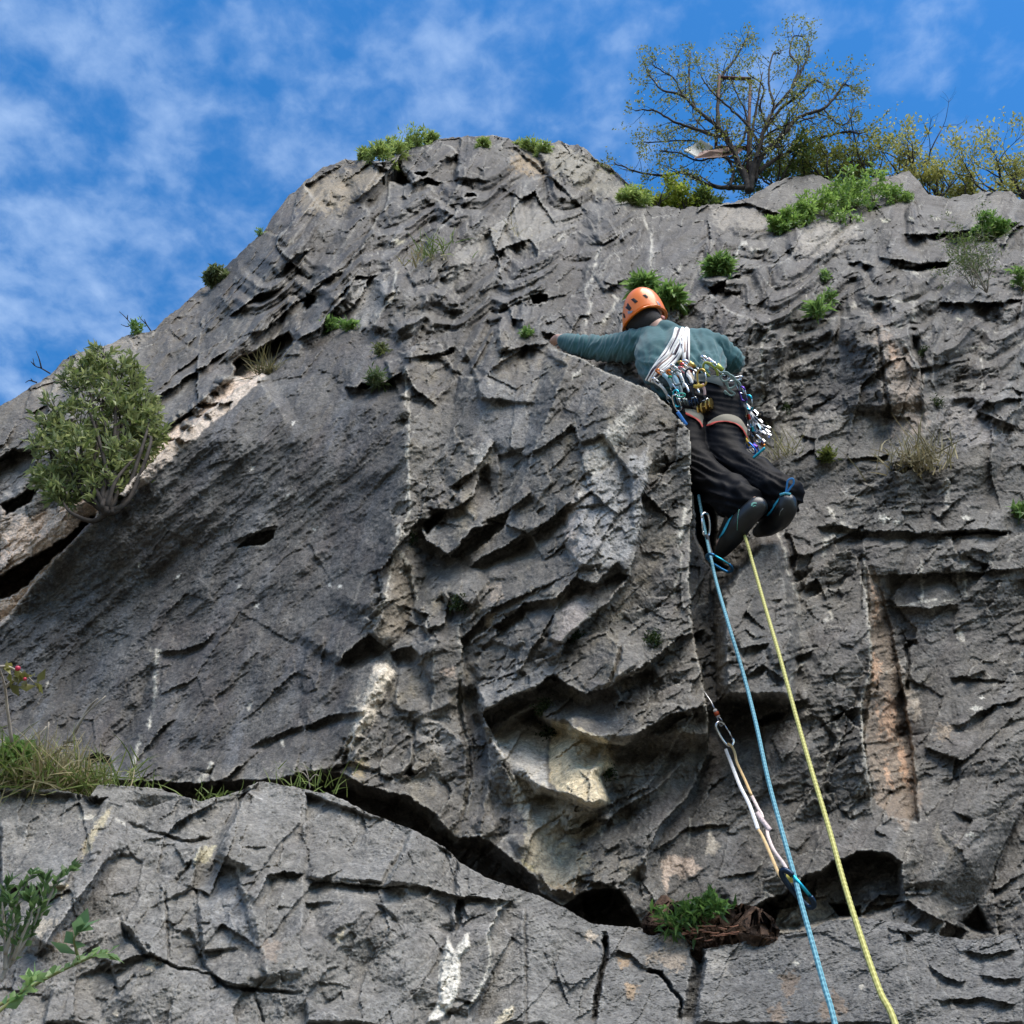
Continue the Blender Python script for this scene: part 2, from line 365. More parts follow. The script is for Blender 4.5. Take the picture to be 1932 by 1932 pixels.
    tint(np.clip(fbm(X / 90, Y / 130, 62, 4) * 1.8, 0, 1) * .5, (0.165, 0.162, 0.155) )
    fx, fy = rot(rad(-60), 260, 26); tint(np.clip(fbm(fx, fy, 63, 4) * 2 - .2, 0, 1) * .45 * (1 - .5 * slab), (0.24, 0.235, 0.225))
    tint(np.clip(fbm(X / 40, Y / 40, 64, 5, .65) * 3 - .9, 0, 1) * .6 * (upper * .6 + .2), (0.17, 0.15, 0.12))

    tint(np.clip(fbm(X / 70, Y / 90, 68, 5, .6) * 3 - .3, 0, 1) * (but * .6 + .18 * (1 - slab)), (.215, .185, .135)); tint(np.clip(fbm(X / 60, Y / 60, 69, 4, .6) * 3 - .5, 0, 1) * .3, (.26, .25, .235))
    # ================= authored forms =================
    lip, ridge, crack, hole, vein, patch = s.lip, s.ridge, s.crack, s.hole, s.veinline, s.patch
    # --- buttress arete: left of it stands in front of the climber's wall
    lip('F', [(1336,1420),(1334,1340),(1322,1260),(1306,1190),(1300,1110),(1302,1020),(1306,940),(1304,860),(1300,812),(1262,765),(1236,738),(1180,718),(1130,695),(1075,665),(1030,655)], .085, 520, .05, 1, 420, .04, .6)
    # climber's wall set back beside the arete
    hole('F', [(1306,930),(1345,930),(1352,990),(1352,1050),(1372,1072),(1352,1082),(1330,1060),(1312,1020)], .09, 6)
    # block the feet stand on
    lip('F', [(1345,1120),(1392,1078),(1400,1046),(1425,1010),(1480,1003),(1512,1030),(1540,1060)][::-1], -0.0, 60, 0)
    hole('F', [(1352,1330),(1345,1120),(1376,1075),(1398,1046),(1430,1008),(1482,1003),(1500,1080),(1512,1180),(1500,1330)], -.10, 24, .00035, -.0002)
    # --- slab boundary to the buttress : vein arete and brown side face
    ridge('G', [(600,-700),(590,-300),(600,0),(545,170),(490,330),(462,520),(405,640),(360,720)], .038, 60, 120, .1, .9)
    vein('F', [(765,690),(766,760),(768,850),(770,920),(765,960),(748,1010)], 2.5)
    vein('G', [(545,170),(490,330),(462,520),(405,640)], 3); vein('G', [(520,230),(590,330),(615,440),(640,520)], 5)
    vein('G', [(700,600),(690,760),(880,620),(885,980)], 2, .6); vein('G', [(890,800),(885,960),(900,1210),(930,1360),(940,1560),(900,1720)], 2.4, .9)
    crack('G', [(880,960),(895,1210),(935,1360),(940,1560),(890,1800)], .02, 5)
    lip('G', [(190,900),(230,830),(370,722),(490,812)], .03, 120, .045, 26, 30)
    lip('G', [(490,825),(610,785),(665,880)], .02, 50, .05, 28, 24)
    hole('G', [(385,935),(460,880),(530,950),(470,1080),(330,1290),(240,1430),(225,1400),(300,1100)], -.02, 14)
    ridge('G', [(470,890),(390,960),(300,1090),(280,1250),(225,1430)], .022, 60, 40, .1, .5)
    ridge('G', [(740,1200),(660,1215),(625,1330),(612,1460),(640,1530)], .020, 60, 90)
    ridge('G', [(745,730),(735,860),(740,1030),(725,1150),(745,1200)], .018, 60, 40, .1, .5)
    # big dark block high on the buttress
    lip('G', [(660,110),(700,190),(830,275),(900,190),(960,120),(1095,85)], .05, 75, .05, 30, 36)
    lip('G', [(700,0),(840,15),(960,-60),(1010,-230)], .03, 60, .03, 18, 26)
    hole('G', [(672,100),(735,30),(810,20),(760,90),(700,160)], .05, 6)
    # short ledges
    lip('G', [(940,340),(1010,280),(1110,235),(1200,175),(1290,150)], .018, 80, .040, 24, 30, .12)
    lip('G', [(790,480),(860,575),(930,540)], .015, 50, .03, 16, 20)
    lip('G', [(1040,700),(1130,640),(1200,600),(1240,545),(1330,530),(1430,520),(1500,440),(1545,395),(1660,432),(1740,350),(1800,300)], .026, 90, .035, 20, 30, .06)
    lip('G', [(1440,895),(1480,780),(1590,645),(1730,545),(1860,385),(1905,160),(1925,-40),(1990,-300)][::-1], .0, 50, 0)
    lip('G', [(1440,895),(1480,780),(1590,645),(1730,545),(1860,385),(1905,160),(1925,-40),(1990,-300)], .030, 150, .035, 14, 60, .06)
    lip('G', [(560,640),(700,690),(800,660),(830,480)], .012, 40, .02, 12, 30)
    for q in ([(1000,90),(1150,20),(1300,-90)], [(1290,170),(1400,60),(1520,-40)], [(820,-120),(960,-200),(1090,-380)], [(760,300),(900,200),(1060,90)]):
        lip('G', q, .018, 60, .028, 16, 26)
    # vertical dyke
    hole('G', [(895,800),(1010,980),(1000,1180),(1050,1340),(1055,1560),(990,1880),(890,1840),(940,1560),(930,1350),(895,1180)], .012, 10, .0004)
    # upper lip over the cave and the roofs
    lip('G', [(980,1000),(1010,1175),(1100,1125),(1140,1080),(1290,1045),(1420,945),(1490,1010),(1610,1062),(1755,1010),(1850,950),(1960,870)], .050, 130, .060, 34, 40, .05)
    lip('G', [(1470,1195),(1560,1270),(1680,1345),(1830,1352),(1940,1260),(2080,1180),(2280,1130)], .05, 50, .055, 16, 46, .06)
    lip('G', [(1760,1010),(1900,940),(2000,860),(2130,740),(2290,690)], .03, 60, .04, 18, 30, .1)
    hole('G', [(1180,1190),(1320,1120),(1400,1215),(1380,1280),(1260,1240)], .03, 10)
    # pale rock under the roof: a wedge facing up
    hole('G', [(1060,1300),(1180,1190),(1310,1120),(1400,1215),(1800,1350),(1760,1480),(1690,1530),(1750,1690),(1640,1740),(1500,1680),(1330,1640),(1180,1500)], -.018, 16, -.00010, -.0011)
    ridge('G', [(1385,1200),(1375,1330),(1385,1470),(1360,1620),(1330,1780)], -.02, 50, 50)
    ridge('G', [(1050,1340),(1190,1500),(1330,1610),(1390,1640)], .022, 60, 60)
    ridge('G', [(1390,1340),(1560,1480),(1750,1690)], .022, 90, 80)
    lip('G', [(1500,1790),(1640,1730),(1700,1700),(1765,1700),(1800,1640)], .012, 60, .035, 18, 26)
    lip('F', [(1130,1560),(1180,1520),(1240,1490),(1290,1440)], .02, 50, .03, 16, 30)
    lip('F', [(1215,1660),(1225,1600),(1250,1550),(1300,1500),(1335,1420)], .035, 60, .03, 10, 40, .1)
    # bottom edge of the hanging buttress, deep gap below it
    bot = [(-1500,180),(-700,215),(-150,195),(0,150),(100,155),(200,160),(340,235),(480,270),(600,295),(740,395),(800,470),(880,535),(1000,525),(1100,590),(1190,655),(1320,770),(1345,850),(1470,915),(1600,830),(1700,815),(1800,820),(1850,900)]
    lip('I', bot, .03, 60, .24, 20, 150, .0)
    hole('I', [(1560,840),(1700,812),(1812,825),(1860,895),(1740,975),(1640,1010),(1590,960)], .05, 6)
    crack('I', [(215,140),(245,20),(280,-60)], .02, 5); crack('I', [(560,160),(610,110),(625,20),(620,-80)], .012, 5)
    hole('I', [(555,170),(610,110),(632,175),(600,185)], .03, 4)
    for q in ([(640,190),(640,60),(700,-40)], [(1060,120),(1000,230),(1000,400),(1110,540)], [(1250,330),(1300,520),(1180,590)]):
        ridge('I', q, .016, 60, 60)
    lip('I', [(1480,500),(1560,470),(1640,420),(1760,420)], .02, 60, .035, 14, 24)
    lip('I', [(1340,740),(1400,830),(1530,840),(1560,700)], .02, 60, .02, 10, 30)
    for q, H_, a_, b_ in (([(1180,395),(1160,470),(1112,560),(1095,645)], .022, 50, 80), ([(1335,440),(1322,500),(1292,560),(1270,610)], .02, 60, 50), ([(1008,455),(1010,520),(960,600),(900,690),(862,770)], .026, 80, 50),
        ([(885,478),(850,520),(800,570),(768,650)], .032, 60, 90), ([(960,700),(905,800),(872,880),(850,960)], .020, 60, 70), ([(1190,722),(1150,830),(1120,930),(1080,1060)], .022, 60, 80), ([(1228,800),(1215,900),(1180,1010),(1120,1095),(1050,1190)], .022, 60, 60),
        ([(1060,660),(1000,740),(960,830),(940,930)], .02, 70, 60), ([(620,1330),(640,1200),(700,1050)], .012, 60, 60), ([(1420,420),(1480,520),(1500,640)], .02, 70, 90), ([(1500,1080),(1520,1300),(1530,1500),(1560,1640)], .018, 90, 110), ([(1780,620),(1740,720),(1745,850)], .02, 60, 90), ([(600,390),(500,520),(420,640),(330,760)], .022, 60, 70), ([(750,330),(640,470),(560,590),(480,680)], .022, 80, 60), ([(1000,330),(960,420),(930,470)], .02, 60, 60)):
        ridge('F', q, H_ * .6, a_, b_, .12, .25)
    # --- big planar faces read off the photograph: (crop, outline, slope across, slope down, push)
    for k_, pl, gx_, gy_, D_ in (
        ('G', [(1480,-350),(1700,-420),(1860,-200),(1880,100),(1700,330),(1560,340),(1470,200),(1500,-50)], .00016, -.00012, .0), ('G', [(940,340),(1100,235),(1290,160),(1380,300),(1200,400),(1060,420),(960,560),(800,480)], .0, -.0003, .0),
        ('G', [(1500,450),(1660,440),(1800,360),(1850,390),(1720,545),(1600,640),(1470,780),(1380,760),(1420,560)], .0002, -.0003, .0), ('G', [(1450,890),(1500,760),(1720,690),(1810,780),(1750,1000),(1620,1055)], -.00018, .0001, -.012),
        ('G', [(1810,780),(1932,700),(1990,800),(1932,870),(1760,1000)], .0005, -.0001, -.010), ('G', [(980,990),(1130,950),(1280,850),(1420,940),(1290,1045),(1110,1120),(1020,1170)], .0, -.0003, -.008),
        ('G', [(660,1215),(760,1200),(930,1350),(945,1530),(800,1560),(630,1530),(615,1440)], -.0002, .0001, -.008), ('G', [(380,1260),(560,1190),(655,1210),(620,1330),(600,1450),(470,1530),(240,1450)], .0003, .0, .0),
        ('G', [(540,900),(680,880),(740,1000),(720,1160),(590,1180),(500,1130)], .0004, -.0001, .0), ('G', [(1050,1340),(1190,1500),(1300,1700),(1280,1850),(1100,1900),(1040,1600)], -.0003, .0001, .0),
        ('G', [(370,720),(480,500),(500,340),(600,330),(640,520),(560,720),(480,800)], .0006, .0, .0), ('G', [(1100,-300),(1330,-380),(1420,-150),(1300,20),(1120,60)], -.0002, -.0001, .0), ('G', [(820,-100),(1050,-260),(1080,-60),(960,80)], .0002, -.0003, .0),
        ('G', [(640,560),(790,500),(860,600),(800,780),(700,760)], .0003, -.0002, .0), ('G', [(880,640),(1050,600),(1030,720),(1000,900),(900,900)], -.0003, .0, .0), ('G', [(1100,620),(1240,560),(1320,700),(1200,820),(1060,760)], .0002, -.0003, .0),
        ('R', [(720,850),(1000,760),(1180,760),(1240,1230),(720,1260)], -.00012, .0, .0), ('R', [(1180,760),(1330,900),(1420,1020),(1430,1300),(1250,1260)], .0005, -.0001, .0), ('R', [(350,680),(600,800),(700,900),(700,1180),(600,1330),(500,1100),(400,900)], .00012, .0, .0),
        ('R', [(50,260),(330,240),(340,380),(270,560),(60,560)], -.0002, .0, .0), ('R', [(740,440),(1290,500),(1370,620),(1200,660),(760,600)], .0, -.0002, .0), ('R', [(1440,720),(1932,680),(1932,1120),(1480,1160)], -.0001, .0001, .0), ('R', [(1300,340),(1932,280),(1932,640),(1560,640),(1300,450)], .0, -.00012, .0),
        ('Q', [(350,170),(500,100),(760,160),(800,420),(940,520),(900,700),(500,800),(330,600)], .0, .0, -.006), ('Q', [(1130,290),(1220,430),(1300,800),(1370,1200),(1400,1600),(1180,1560),(1112,1180),(1162,820)], .0007, .0, .014), ('Q', [(600,1100),(900,1060),(980,1170),(930,1330),(800,1400),(620,1420)], .0002, .0, .0), ('Q', [(950,1060),(1110,1000),(1120,1180),(1140,1400),(1000,1560),(900,1420)], -.0002, .0, .0),
        ('U', [(0,480),(300,300),(480,320),(330,560),(100,620)], -.0004, -.0001, .0), ('U', [(540,330),(700,240),(860,330),(820,470),(620,460)], .0004, .0003, .0), ('U', [(880,200),(1200,260),(1400,420),(1150,480),(860,440)], .0004, .0, .0), ('U', [(1380,420),(1600,300),(1800,420),(1932,560),(1600,640)], .0004, -.0002, .0),
        ('U', [(340,560),(700,500),(860,640),(740,740),(400,760)], -.0003, .0002, .0), ('U', [(760,960),(1080,860),(1180,900),(1020,1180),(800,1420),(600,1400)], -.00025, .0, .0), ('U', [(1100,1160),(1240,1120),(1260,1380),(1100,1420)], .0004, -.0002, .0), ('U', [(1350,680),(1680,600),(1700,820),(1330,860)], -.0002, .0001, .0), ('U', [(1400,920),(1640,880),(1560,1120),(1280,1080)], .0003, .0, .0),
        ('U', [(450,1470),(740,1440),(900,1560),(860,1739),(540,1700)], .0003, .0, .0), ('U', [(900,1400),(1300,1400),(1500,1500),(1400,1739),(1000,1700)], .0002, -.0002, .0)):
        hole(k_, pl, D_, 5, gx_, gy_)
    # --- slab details
    hole('F', [(447,1035),(462,1018),(490,1000),(520,997),(517,1015),(498,1028),(478,1032)], .035, 3)
    lip('F', [(440,1022),(470,1008),(500,996),(525,990)], .010, 30, .0)
    hole('F', [(566,1305),(570,1260),(580,1200),(598,1190),(612,1196),(612,1240),(600,1300),(580,1310)], -.008, 4)
    lip('L', [(1170,640),(1250,600),(1340,560),(1421,540)], .004, 30, .022, 9, 14)
    lip('L', [(1421,540),(1560,490),(1700,470)], .012, 60, .02, 10, 20)
    lip('L', [(820,500),(760,540),(640,700),(600,800)][::-1], .008, 30, .012, 6, 14)
    lip('L', [(745,200),(850,190),(960,150),(1010,100)], .006, 30, .010, 8, 20)
    # niche in the slab with the pale edge
    hole('L', [(700,250),(725,260),(735,440),(700,500),(640,640),(600,800),(520,800),(430,700),(500,560),(600,420),(640,300)], .022, 30)
    vein('L', [(700,190),(745,190),(720,260),(725,420),(700,520),(650,620),(610,740),(600,820)], 4, 1, .1)
    hole('L', [(390,740),(410,680),(450,665),(520,690),(540,760),(470,800)], .03, 8)
    # --- left band: pale bedding plane, slit and blocks above
    strip = [(-200,1290),(0,1180),(40,1130),(100,1060),(185,968),(215,940),(300,855),(420,752),(500,700)]
    patch('F', [(0,1185),(0,960),(60,975),(120,950),(175,940),(230,905),(300,835),(400,745),(480,690),(512,690),(440,760),(350,830),(260,920),(195,968),(100,1062),(60,1110)], (0.66, 0.53, 0.43), 7, 1, .5, 10)
    lip('F', strip, -.018, 90, .0, 1, 1, .02)
    # slab stands proud of the band
    lip('F', strip[::-1], .06, 160, .0, 1, 1, .02)
    lip('F', [(250,868),(300,815),(345,785),(400,742),(445,712)], .012, 40, .03, 6, 10)
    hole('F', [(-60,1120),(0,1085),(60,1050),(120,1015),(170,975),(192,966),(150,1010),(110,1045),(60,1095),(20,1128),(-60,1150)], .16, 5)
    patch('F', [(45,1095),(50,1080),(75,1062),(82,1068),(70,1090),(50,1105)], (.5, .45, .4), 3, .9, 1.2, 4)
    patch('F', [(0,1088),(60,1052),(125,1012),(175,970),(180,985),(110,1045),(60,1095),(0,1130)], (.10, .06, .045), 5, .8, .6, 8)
    hole('F', [(437,712),(440,680),(490,655),(545,625),(560,640),(530,680),(495,705),(465,716)], .09, 4)
    hole('F', [(-20,870),(30,845),(72,850),(65,890),(25,930),(-20,950)], .05, 8)
    hole('F', [(0,950),(50,925),(78,915),(60,950),(10,975)], .06, 6)
    for i, (bx, by) in enumerate([(315,838),(335,812),(352,798),(378,790),(398,770),(418,752),(438,735),(290,856),(265,872),(362,822),(425,735)]):
        r = random.Random(i + 7); w = r.uniform(11, 19); hh = r.uniform(8, 13); bx -= 9; by -= 17
        patch('F', [(bx - w, by - hh), (bx + w, by - hh), (bx + w, by + hh * .7), (bx - w, by + hh * .7)], (.13, .12, .105), 5, .9, .3)
        hole('F', [(bx - w, by + hh * .4), (bx - w * .5, by - hh), (bx + w * .5, by - hh * .8), (bx + w, by), (bx + w * .4, by + hh)], -r.uniform(.012, .03), 5, r.uniform(-.001, .001), .0015)
    patch('F', [(188,972),(205,945),(300,856),(420,752),(497,702),(514,694),(500,712),(440,768),(350,840),(262,925),(200,978)], (.50, .42, .35), 4, 1, .2, 8)
    # upper left steps
    for q in ([(250,790),(300,745),(370,700),(440,655)], [(480,640),(560,570),(600,540),(650,500)], [(560,640),(600,620),(650,560)], [(430,600),(480,560),(540,540)],
              [(100,900),(160,860),(220,800)], [(520,520),(560,480),(590,470)], [(640,600),(680,560),(700,520)]):
        lip('F', q, .022, 60, .030, 14, 30)
    # --- summit features
    hole('U', [(470,450),(500,400),(535,370),(575,415),(615,465),(560,485)], .10, 4)
    lip('U', [(300,560),(400,480),(460,410),(540,325),(590,270)], .03, 90, .06, 16, 30)
    hole('U', [(615,408),(700,405),(690,432),(640,430)], .07, 3); hole('U', [(685,465),(710,450),(790,462),(750,482)], .06, 3)
    hole('U', [(905,545),(920,515),(960,522),(990,545)], .07, 3)
    lip('U', [(540,325),(560,420),(615,470),(700,440),(800,470)], .03, 70, .02, 8, 20)
    crack('U', [(880,320),(850,400),(820,470)], .03, 7); lip('U', [(660,300),(760,220),(870,270),(880,330)][::-1], .02, 70, .02, 10, 30)
    lip('U', [(860,600),(850,660),(740,740),(700,860),(640,940),(560,990)], .035, 120, .035, 14, 50, .06, .3)
    lip('U', [(540,1050),(500,1130),(430,1200),(380,1300)], .02, 80, .03, 10, 40, .1, .5)
    hole('U', [(1280,1105),(1320,1092),(1390,1110),(1385,1140),(1330,1160),(1295,1150)], .06, 3)
    lip('U', [(1050,700),(1090,860),(1180,820),(1280,790),(1330,850),(1310,940)], .022, 60, .035, 14, 30)
    hole('U', [(760,1440),(850,1400),(850,1430),(790,1450)], .025, 3); lip('U', [(540,1470),(740,1440),(860,1390)], .016, 60, .018, 8, 20)
    hole('U', [(300,1630),(320,1600),(370,1605),(440,1610),(440,1625),(340,1640)], .05, 3)
    lip('U', [(230,1640),(300,1630),(440,1615),(560,1540)], .02, 50, .03, 12, 22)
    ridge('U', [(1440,230),(1400,300),(1340,330)], .03, 60, 80); ridge('U', [(1540,250),(1620,300),(1700,360)], .03, 60, 60)
    hole('U', [(0,1080),(60,1100),(70,1160),(0,1200)], .05, 6)
    ridge('U', [(390,1000),(460,1040),(450,1120),(400,1200),(300,1300)], .022, 70, 40)
    lip('U', [(150,1160),(240,1060),(300,1000),(440,985)], .022, 70, .018, 10, 30)
    vein('U', [(200,1100),(215,1180),(230,1260)], 3, .8); vein('U', [(520,960),(500,1100),(420,1220)], 3, .9)
    vein('U', [(1680,850),(1640,1000),(1600,1080),(1630,1150),(1610,1240),(1600,1340)], 3, 1, 0); vein('U', [(1760,1110),(1790,1125),(1740,1210),(1700,1270)], 3, 1, 0)
    vein('U', [(1490,720),(1470,760),(1440,800)], 3); vein('U', [(1500,1540),(1575,1565)], 2.5, 1, 0); vein('U', [(1570,1535),(1525,1580)], 2.5, 1, 0)
    patch('U', [(520,790),(570,780),(580,810),(530,815)], (.36, .34, .26), 8)
    # wall right of the summit: steps going down to the right
    for q in ([(1680,830),(1750,790),(1800,760)], [(1700,1090),(1760,1050),(1830,1010)], [(1150,1150),(1190,1240),(1250,1250)], [(1350,1300),(1450,1340),(1500,1440)],
              [(1100,1430),(1250,1400),(1400,1380)], [(560,1500),(620,1640),(760,1739)], [(1020,1570),(1100,1500),(1250,1400)]):
        lip('U', q, .018, 70, .024, 12, 30)
    # --- right wall
    lip('R', [(330,240),(340,380),(320,470),(280,560)], .02, 50, .03, 10, 30)
    lip('R', [(320,610),(380,570),(415,560),(415,640)], .025, 40, .05, 10, 20); hole('R', [(330,605),(375,590),(380,640),(345,625)], .06, 3)
    lip('R', [(200,700),(270,630),(350,640),(450,720),(520,740),(620,800),(700,850)][::-1], .03, 90, .022, 12, 60, .08)
    lip('R', [(700,850),(715,900),(690,1000),(710,1180),(650,1320)][::-1], .03, 120, .03, 20, 60, .1)
    vein('R', [(640,790),(600,900),(600,1040),(610,1140),(580,1210)], 3, 1, 0); vein('R', [(660,1160),(670,1230)], 4, 1, 0)
    ridge('R', [(1010,900),(1060,800),(1130,745),(1180,760)], .02, 60, 60)
    lip('R', [(900,760),(1040,750),(1150,740),(1200,790),(1330,870),(1400,1000),(1430,1190)][::-1], .022, 90, .03, 12, 60, .06)
    ridge('R', [(1150,745),(1180,900),(1230,1050),(1240,1240)], .03, 130, 100, .1)
    patch('R', [(1170,760),(1240,830),(1330,930),(1390,1000),(1420,1150),(1430,1330),(1270,1330),(1240,1140),(1200,980)], (.27, .215, .17), 22, .75, 1.2, 9)
    patch('R', [(1240,870),(1300,930),(1290,1010),(1250,960)], (.42, .28, .19), 10, .8, 1, 8)
    patch('R', [(700,1290),(900,1230),(1100,1240),(1230,1220),(1230,1300),(1000,1320),(720,1340)], (.27, .25, .22), 16, .6, 1.5, 8)
    patch('R', [(1500,1200),(1560,1150),(1700,1190),(1900,1330),(1800,1400),(1500,1430)], (.26, .24, .225), 22, .7, 1, 14)
    lip('R', [(1690,1230),(1740,1190),(1850,1165),(1932,1170)], .02, 40, .0); lip('R', [(1690,1230),(1800,1270),(1890,1310)], .02, 50, .03, 10, 26)
    lip('R', [(640,1480),(700,1455),(900,1460),(1100,1490),(1240,1520),(1440,1490),(1560,1470),(1932,1445)][::-1], .0, 30)
    ridge('R', [(620,1490),(760,1460),(1000,1470),(1230,1520),(1430,1500),(1560,1530),(1700,1480),(1932,1450)], .016, 40, 60, .05)
    hole('R', [(1290,505),(1400,480),(1500,465),(1570,470),(1550,500),(1380,518)], .07, 4); lip('R', [(1180,440),(1400,480),(1580,462)], .02, 60, .02, 8, 20)
    lip('R', [(740,370),(755,440),(700,470),(540,500)], .02, 50, .025, 12, 24); lip('R', [(1040,480),(1090,465),(1170,500)], .015, 40, .03, 9, 14)
    lip('R', [(1300,330),(1420,335),(1560,320),(1700,310),(1932,270)], .03, 60, .04, 12, 30); lip('R', [(380,190),(520,170),(700,230),(800,240)], .015, 40, .015, 9, 24)
    lip('R', [(1820,400),(1870,320),(1932,280)], .03, 50, .03, 14, 30)
    lip('R', [(1500,670),(1700,680),(1932,660)], .03, 50, .01, 8, 30)
    ridge('R', [(1370,600),(1430,650),(1500,670)], .02, 40, 30)
    patch('R', [(800,330),(900,270),(1060,260),(1100,320),(960,420),(780,440)], (.29, .26, .22), 16, .8, 1.4, 9)
    patch('R', [(350,200),(560,190),(720,260),(600,310),(380,300)], (.27, .24, .2), 14, .7, 1.5, 8)
    for c in ((1230,255,26),(1545,215,13),(1490,250,14),(1755,215,14),(1360,255,12),(1000,300,16),(1600,765,14),(790,825,16),(1750,430,12)):
        patch('R', [(c[0]-c[2],c[1]),(c[0],c[1]-c[2]*.5),(c[0]+c[2],c[1]),(c[0],c[1]+c[2]*.6)], (.42, .4, .31), 3, .9, 1.6, 5)
    vein('R', [(470,440),(500,370),(560,420),(600,400)], 3, .9, .1); vein('R', [(1130,640),(1180,690),(1240,660),(1390,670)], 3, .8); vein('R', [(1720,960),(1720,1140)], 2)
    vein('R', [(1060,700),(1090,640)], 4, .8); vein('R', [(1370,690),(1380,800)], 4, .8); vein('R', [(1590,920),(1800,890)], 2.5, .8); vein('R', [(0,250),(40,330),(40,580)], 3, .9)
    vein('R', [(1510,1640),(1550,1590),(1540,1719)], 6, .9, -.1)
    crack('R', [(1370,800),(1385,920),(1420,1010)], .03, 9)
    hole('R', [(700,1200),(760,1190),(740,1230)], .04, 4)
    # lower right wall
    lip('Q', [(1120,270),(1100,340),(1130,440),(1150,640),(1160,800),(1110,980),(1110,1180),(1150,1400),(1160,1560)][::-1], .055, 260, .15, 70, 300, .30, 1.0)
    vein('Q', [(1125,270),(1130,440),(1148,620),(1158,820),(1110,960),(1110,1170),(1150,1400)], 2.2, 1, -.3)
    patch('Q', [(1125,290),(1160,300),(1220,430),(1260,600),(1300,800),(1350,930),(1370,1200),(1420,1500),(1330,1640),(1180,1500),(1130,1200),(1120,980),(1165,820),(1140,560)], (.21, .165, .125), 8, .9, .9, 12)
    for q in ([(1170,740),(1210,800),(1180,900),(1150,860)], [(1240,920),(1290,1000),(1280,1100),(1240,1200),(1210,1080)], [(1290,1150),(1340,1300),(1370,1450),(1310,1350)], [(1180,1000),(1210,1100),(1200,1170)], [(1160,400),(1200,520),(1180,600)], [(1230,1280),(1270,1420),(1230,1400)]):
        patch('Q', q, (.46, .30, .20), 6, .95, 1.7, 7)
    for q in ([(600,1060),(700,1010),(840,960)], [(870,720),(780,760),(640,800)][::-1], [(800,400),(880,360),(930,470)], [(520,860),(600,800),(720,870),(820,800)], [(960,1060),(1100,1010)], [(740,120),(780,240),(770,340)], [(480,720),(560,700),(640,690)]):
        lip('Q', q, .010, 50, .018, 10, 26)
    hole('Q', [(560,1080),(640,1040),(740,1030),(700,1080),(600,1110)], .04, 6)
    vein('Q', [(670,110),(700,170),(730,270),(750,380),(790,450)], 2.6, 1, 0); vein('Q', [(720,930),(760,850),(820,790)], 4, 1, .1); vein('Q', [(940,0),(980,60),(1050,110),(930,150),(915,240)], 4, .9, .1)
    vein('Q', [(1230,515),(1410,480),(1640,455)], 2, 1, 0); vein('Q', [(1410,260),(1415,480)], 3, .9, .1); vein('Q', [(1615,210),(1640,450)], 3, .9, .1); vein('Q', [(1600,620),(1610,680)], 6, 1, -.2)
    vein('Q', [(950,1060),(1000,1150),(930,1330),(800,1400),(790,1480)], 2.2, .8); vein('Q', [(1100,1380),(1070,1600)], 2, .6); vein('Q', [(940,520),(960,560),(890,580)], 3, .8)
    vein('Q', [(190,130),(190,300),(150,450)], 2.5, 1, -.2); vein('Q', [(210,0),(200,130)], 4, 1, 0)
    for c in ((820,235,12),(1220,50,40),(1280,70,20),(1640,50,28),(1690,1020,30),(1720,960,16),(1450,670,7),(1920,740,16),(1660,1665,26),(1350,12,16)):
        patch('Q', [(c[0]-c[2],c[1]),(c[0],c[1]-c[2]*.5),(c[0]+c[2],c[1]),(c[0],c[1]+c[2]*.6)], (.50, .48, .42), 3, .95, 1.8, 5)
    patch('Q', [(1310,810),(1360,880),(1420,1040),(1380,1090),(1340,960)], (.36, .31, .25), 8, .85, 1, 8); patch('Q', [(1480,1100),(1570,1100),(1560,1170),(1480,1170)], (.30, .23, .16), 10, .6, 1.5, 8)
    lip('Q', [(1240,500),(1440,510),(1600,490)], .012, 40, .012, 8, 20); lip('Q', [(880,95),(1000,90),(1100,120),(1300,125),(1840,125)], .010, 40, .02, 8, 20, .06); crack('Q', [(1500,128),(1700,125),(1850,128)], .03, 5)
    lip('Q', [(1560,860),(1660,850),(1740,828)], .008, 30, .014, 7, 12); crack('Q', [(1330,680),(1345,780),(1340,940)], .02, 5)
    hole('Q', [(1335,670),(1390,660),(1395,690),(1340,715)], .02, 3); lip('Q', [(1560,1100),(1610,1100),(1780,1000),(1932,970)], .012, 50, .018, 9, 20)
    # cave at the foot of the right wall
    lip('J', [(480,545),(600,455),(720,400),(810,325),(900,290),(960,250),(1100,195),(1240,200),(1310,250),(1320,400)], .03, 90, .0, 10, 20, .04)
    hole('J', [(480,545),(600,455),(720,400),(810,325),(900,290),(960,250),(1100,195),(1240,200),(1310,250),(1325,470),(1150,540),(1000,540),(800,600),(560,610)], .055, 9, 0, .0)
    hole('J', [(570,500),(620,450),(690,480),(660,590),(600,580)], .035, 4)
    hole('J', [(940,460),(1100,470),(1110,540),(1000,525)], .05, 4)
    patch('J', [(700,480),(880,420),(1000,540),(1290,430),(1290,480),(900,600),(620,600)], (.30, .26, .20), 12, .8, 1, 10)
    for c in ((772,528,22),(885,540,14),(845,470,10),(1590,485,9),(1250,455,26),(1890,490,10)):
        patch('J', [(c[0]-c[2],c[1]),(c[0],c[1]-c[2]),(c[0]+c[2],c[1]),(c[0],c[1]+c[2])], (.42, .36, .28), 2, .9, .8, 6)
    patch('J', [(90,250),(140,220),(250,230),(300,290),(230,330),(130,320),(120,430),(100,400)], (.42, .33, .26), 6, .95, 1, 8)
    patch('J', [(300,30),(340,60),(350,130),(390,170),(360,220),(310,210),(330,130)], (.40, .35, .28), 5, .9, 1, 6); vein('J', [(240,30),(225,160)], 3, .8)
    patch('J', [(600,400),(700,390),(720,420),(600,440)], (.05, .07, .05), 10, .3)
    hole('J', [(1600,560),(1660,600),(1720,625),(1790,620),(1760,560),(1700,470)], .05, 10)
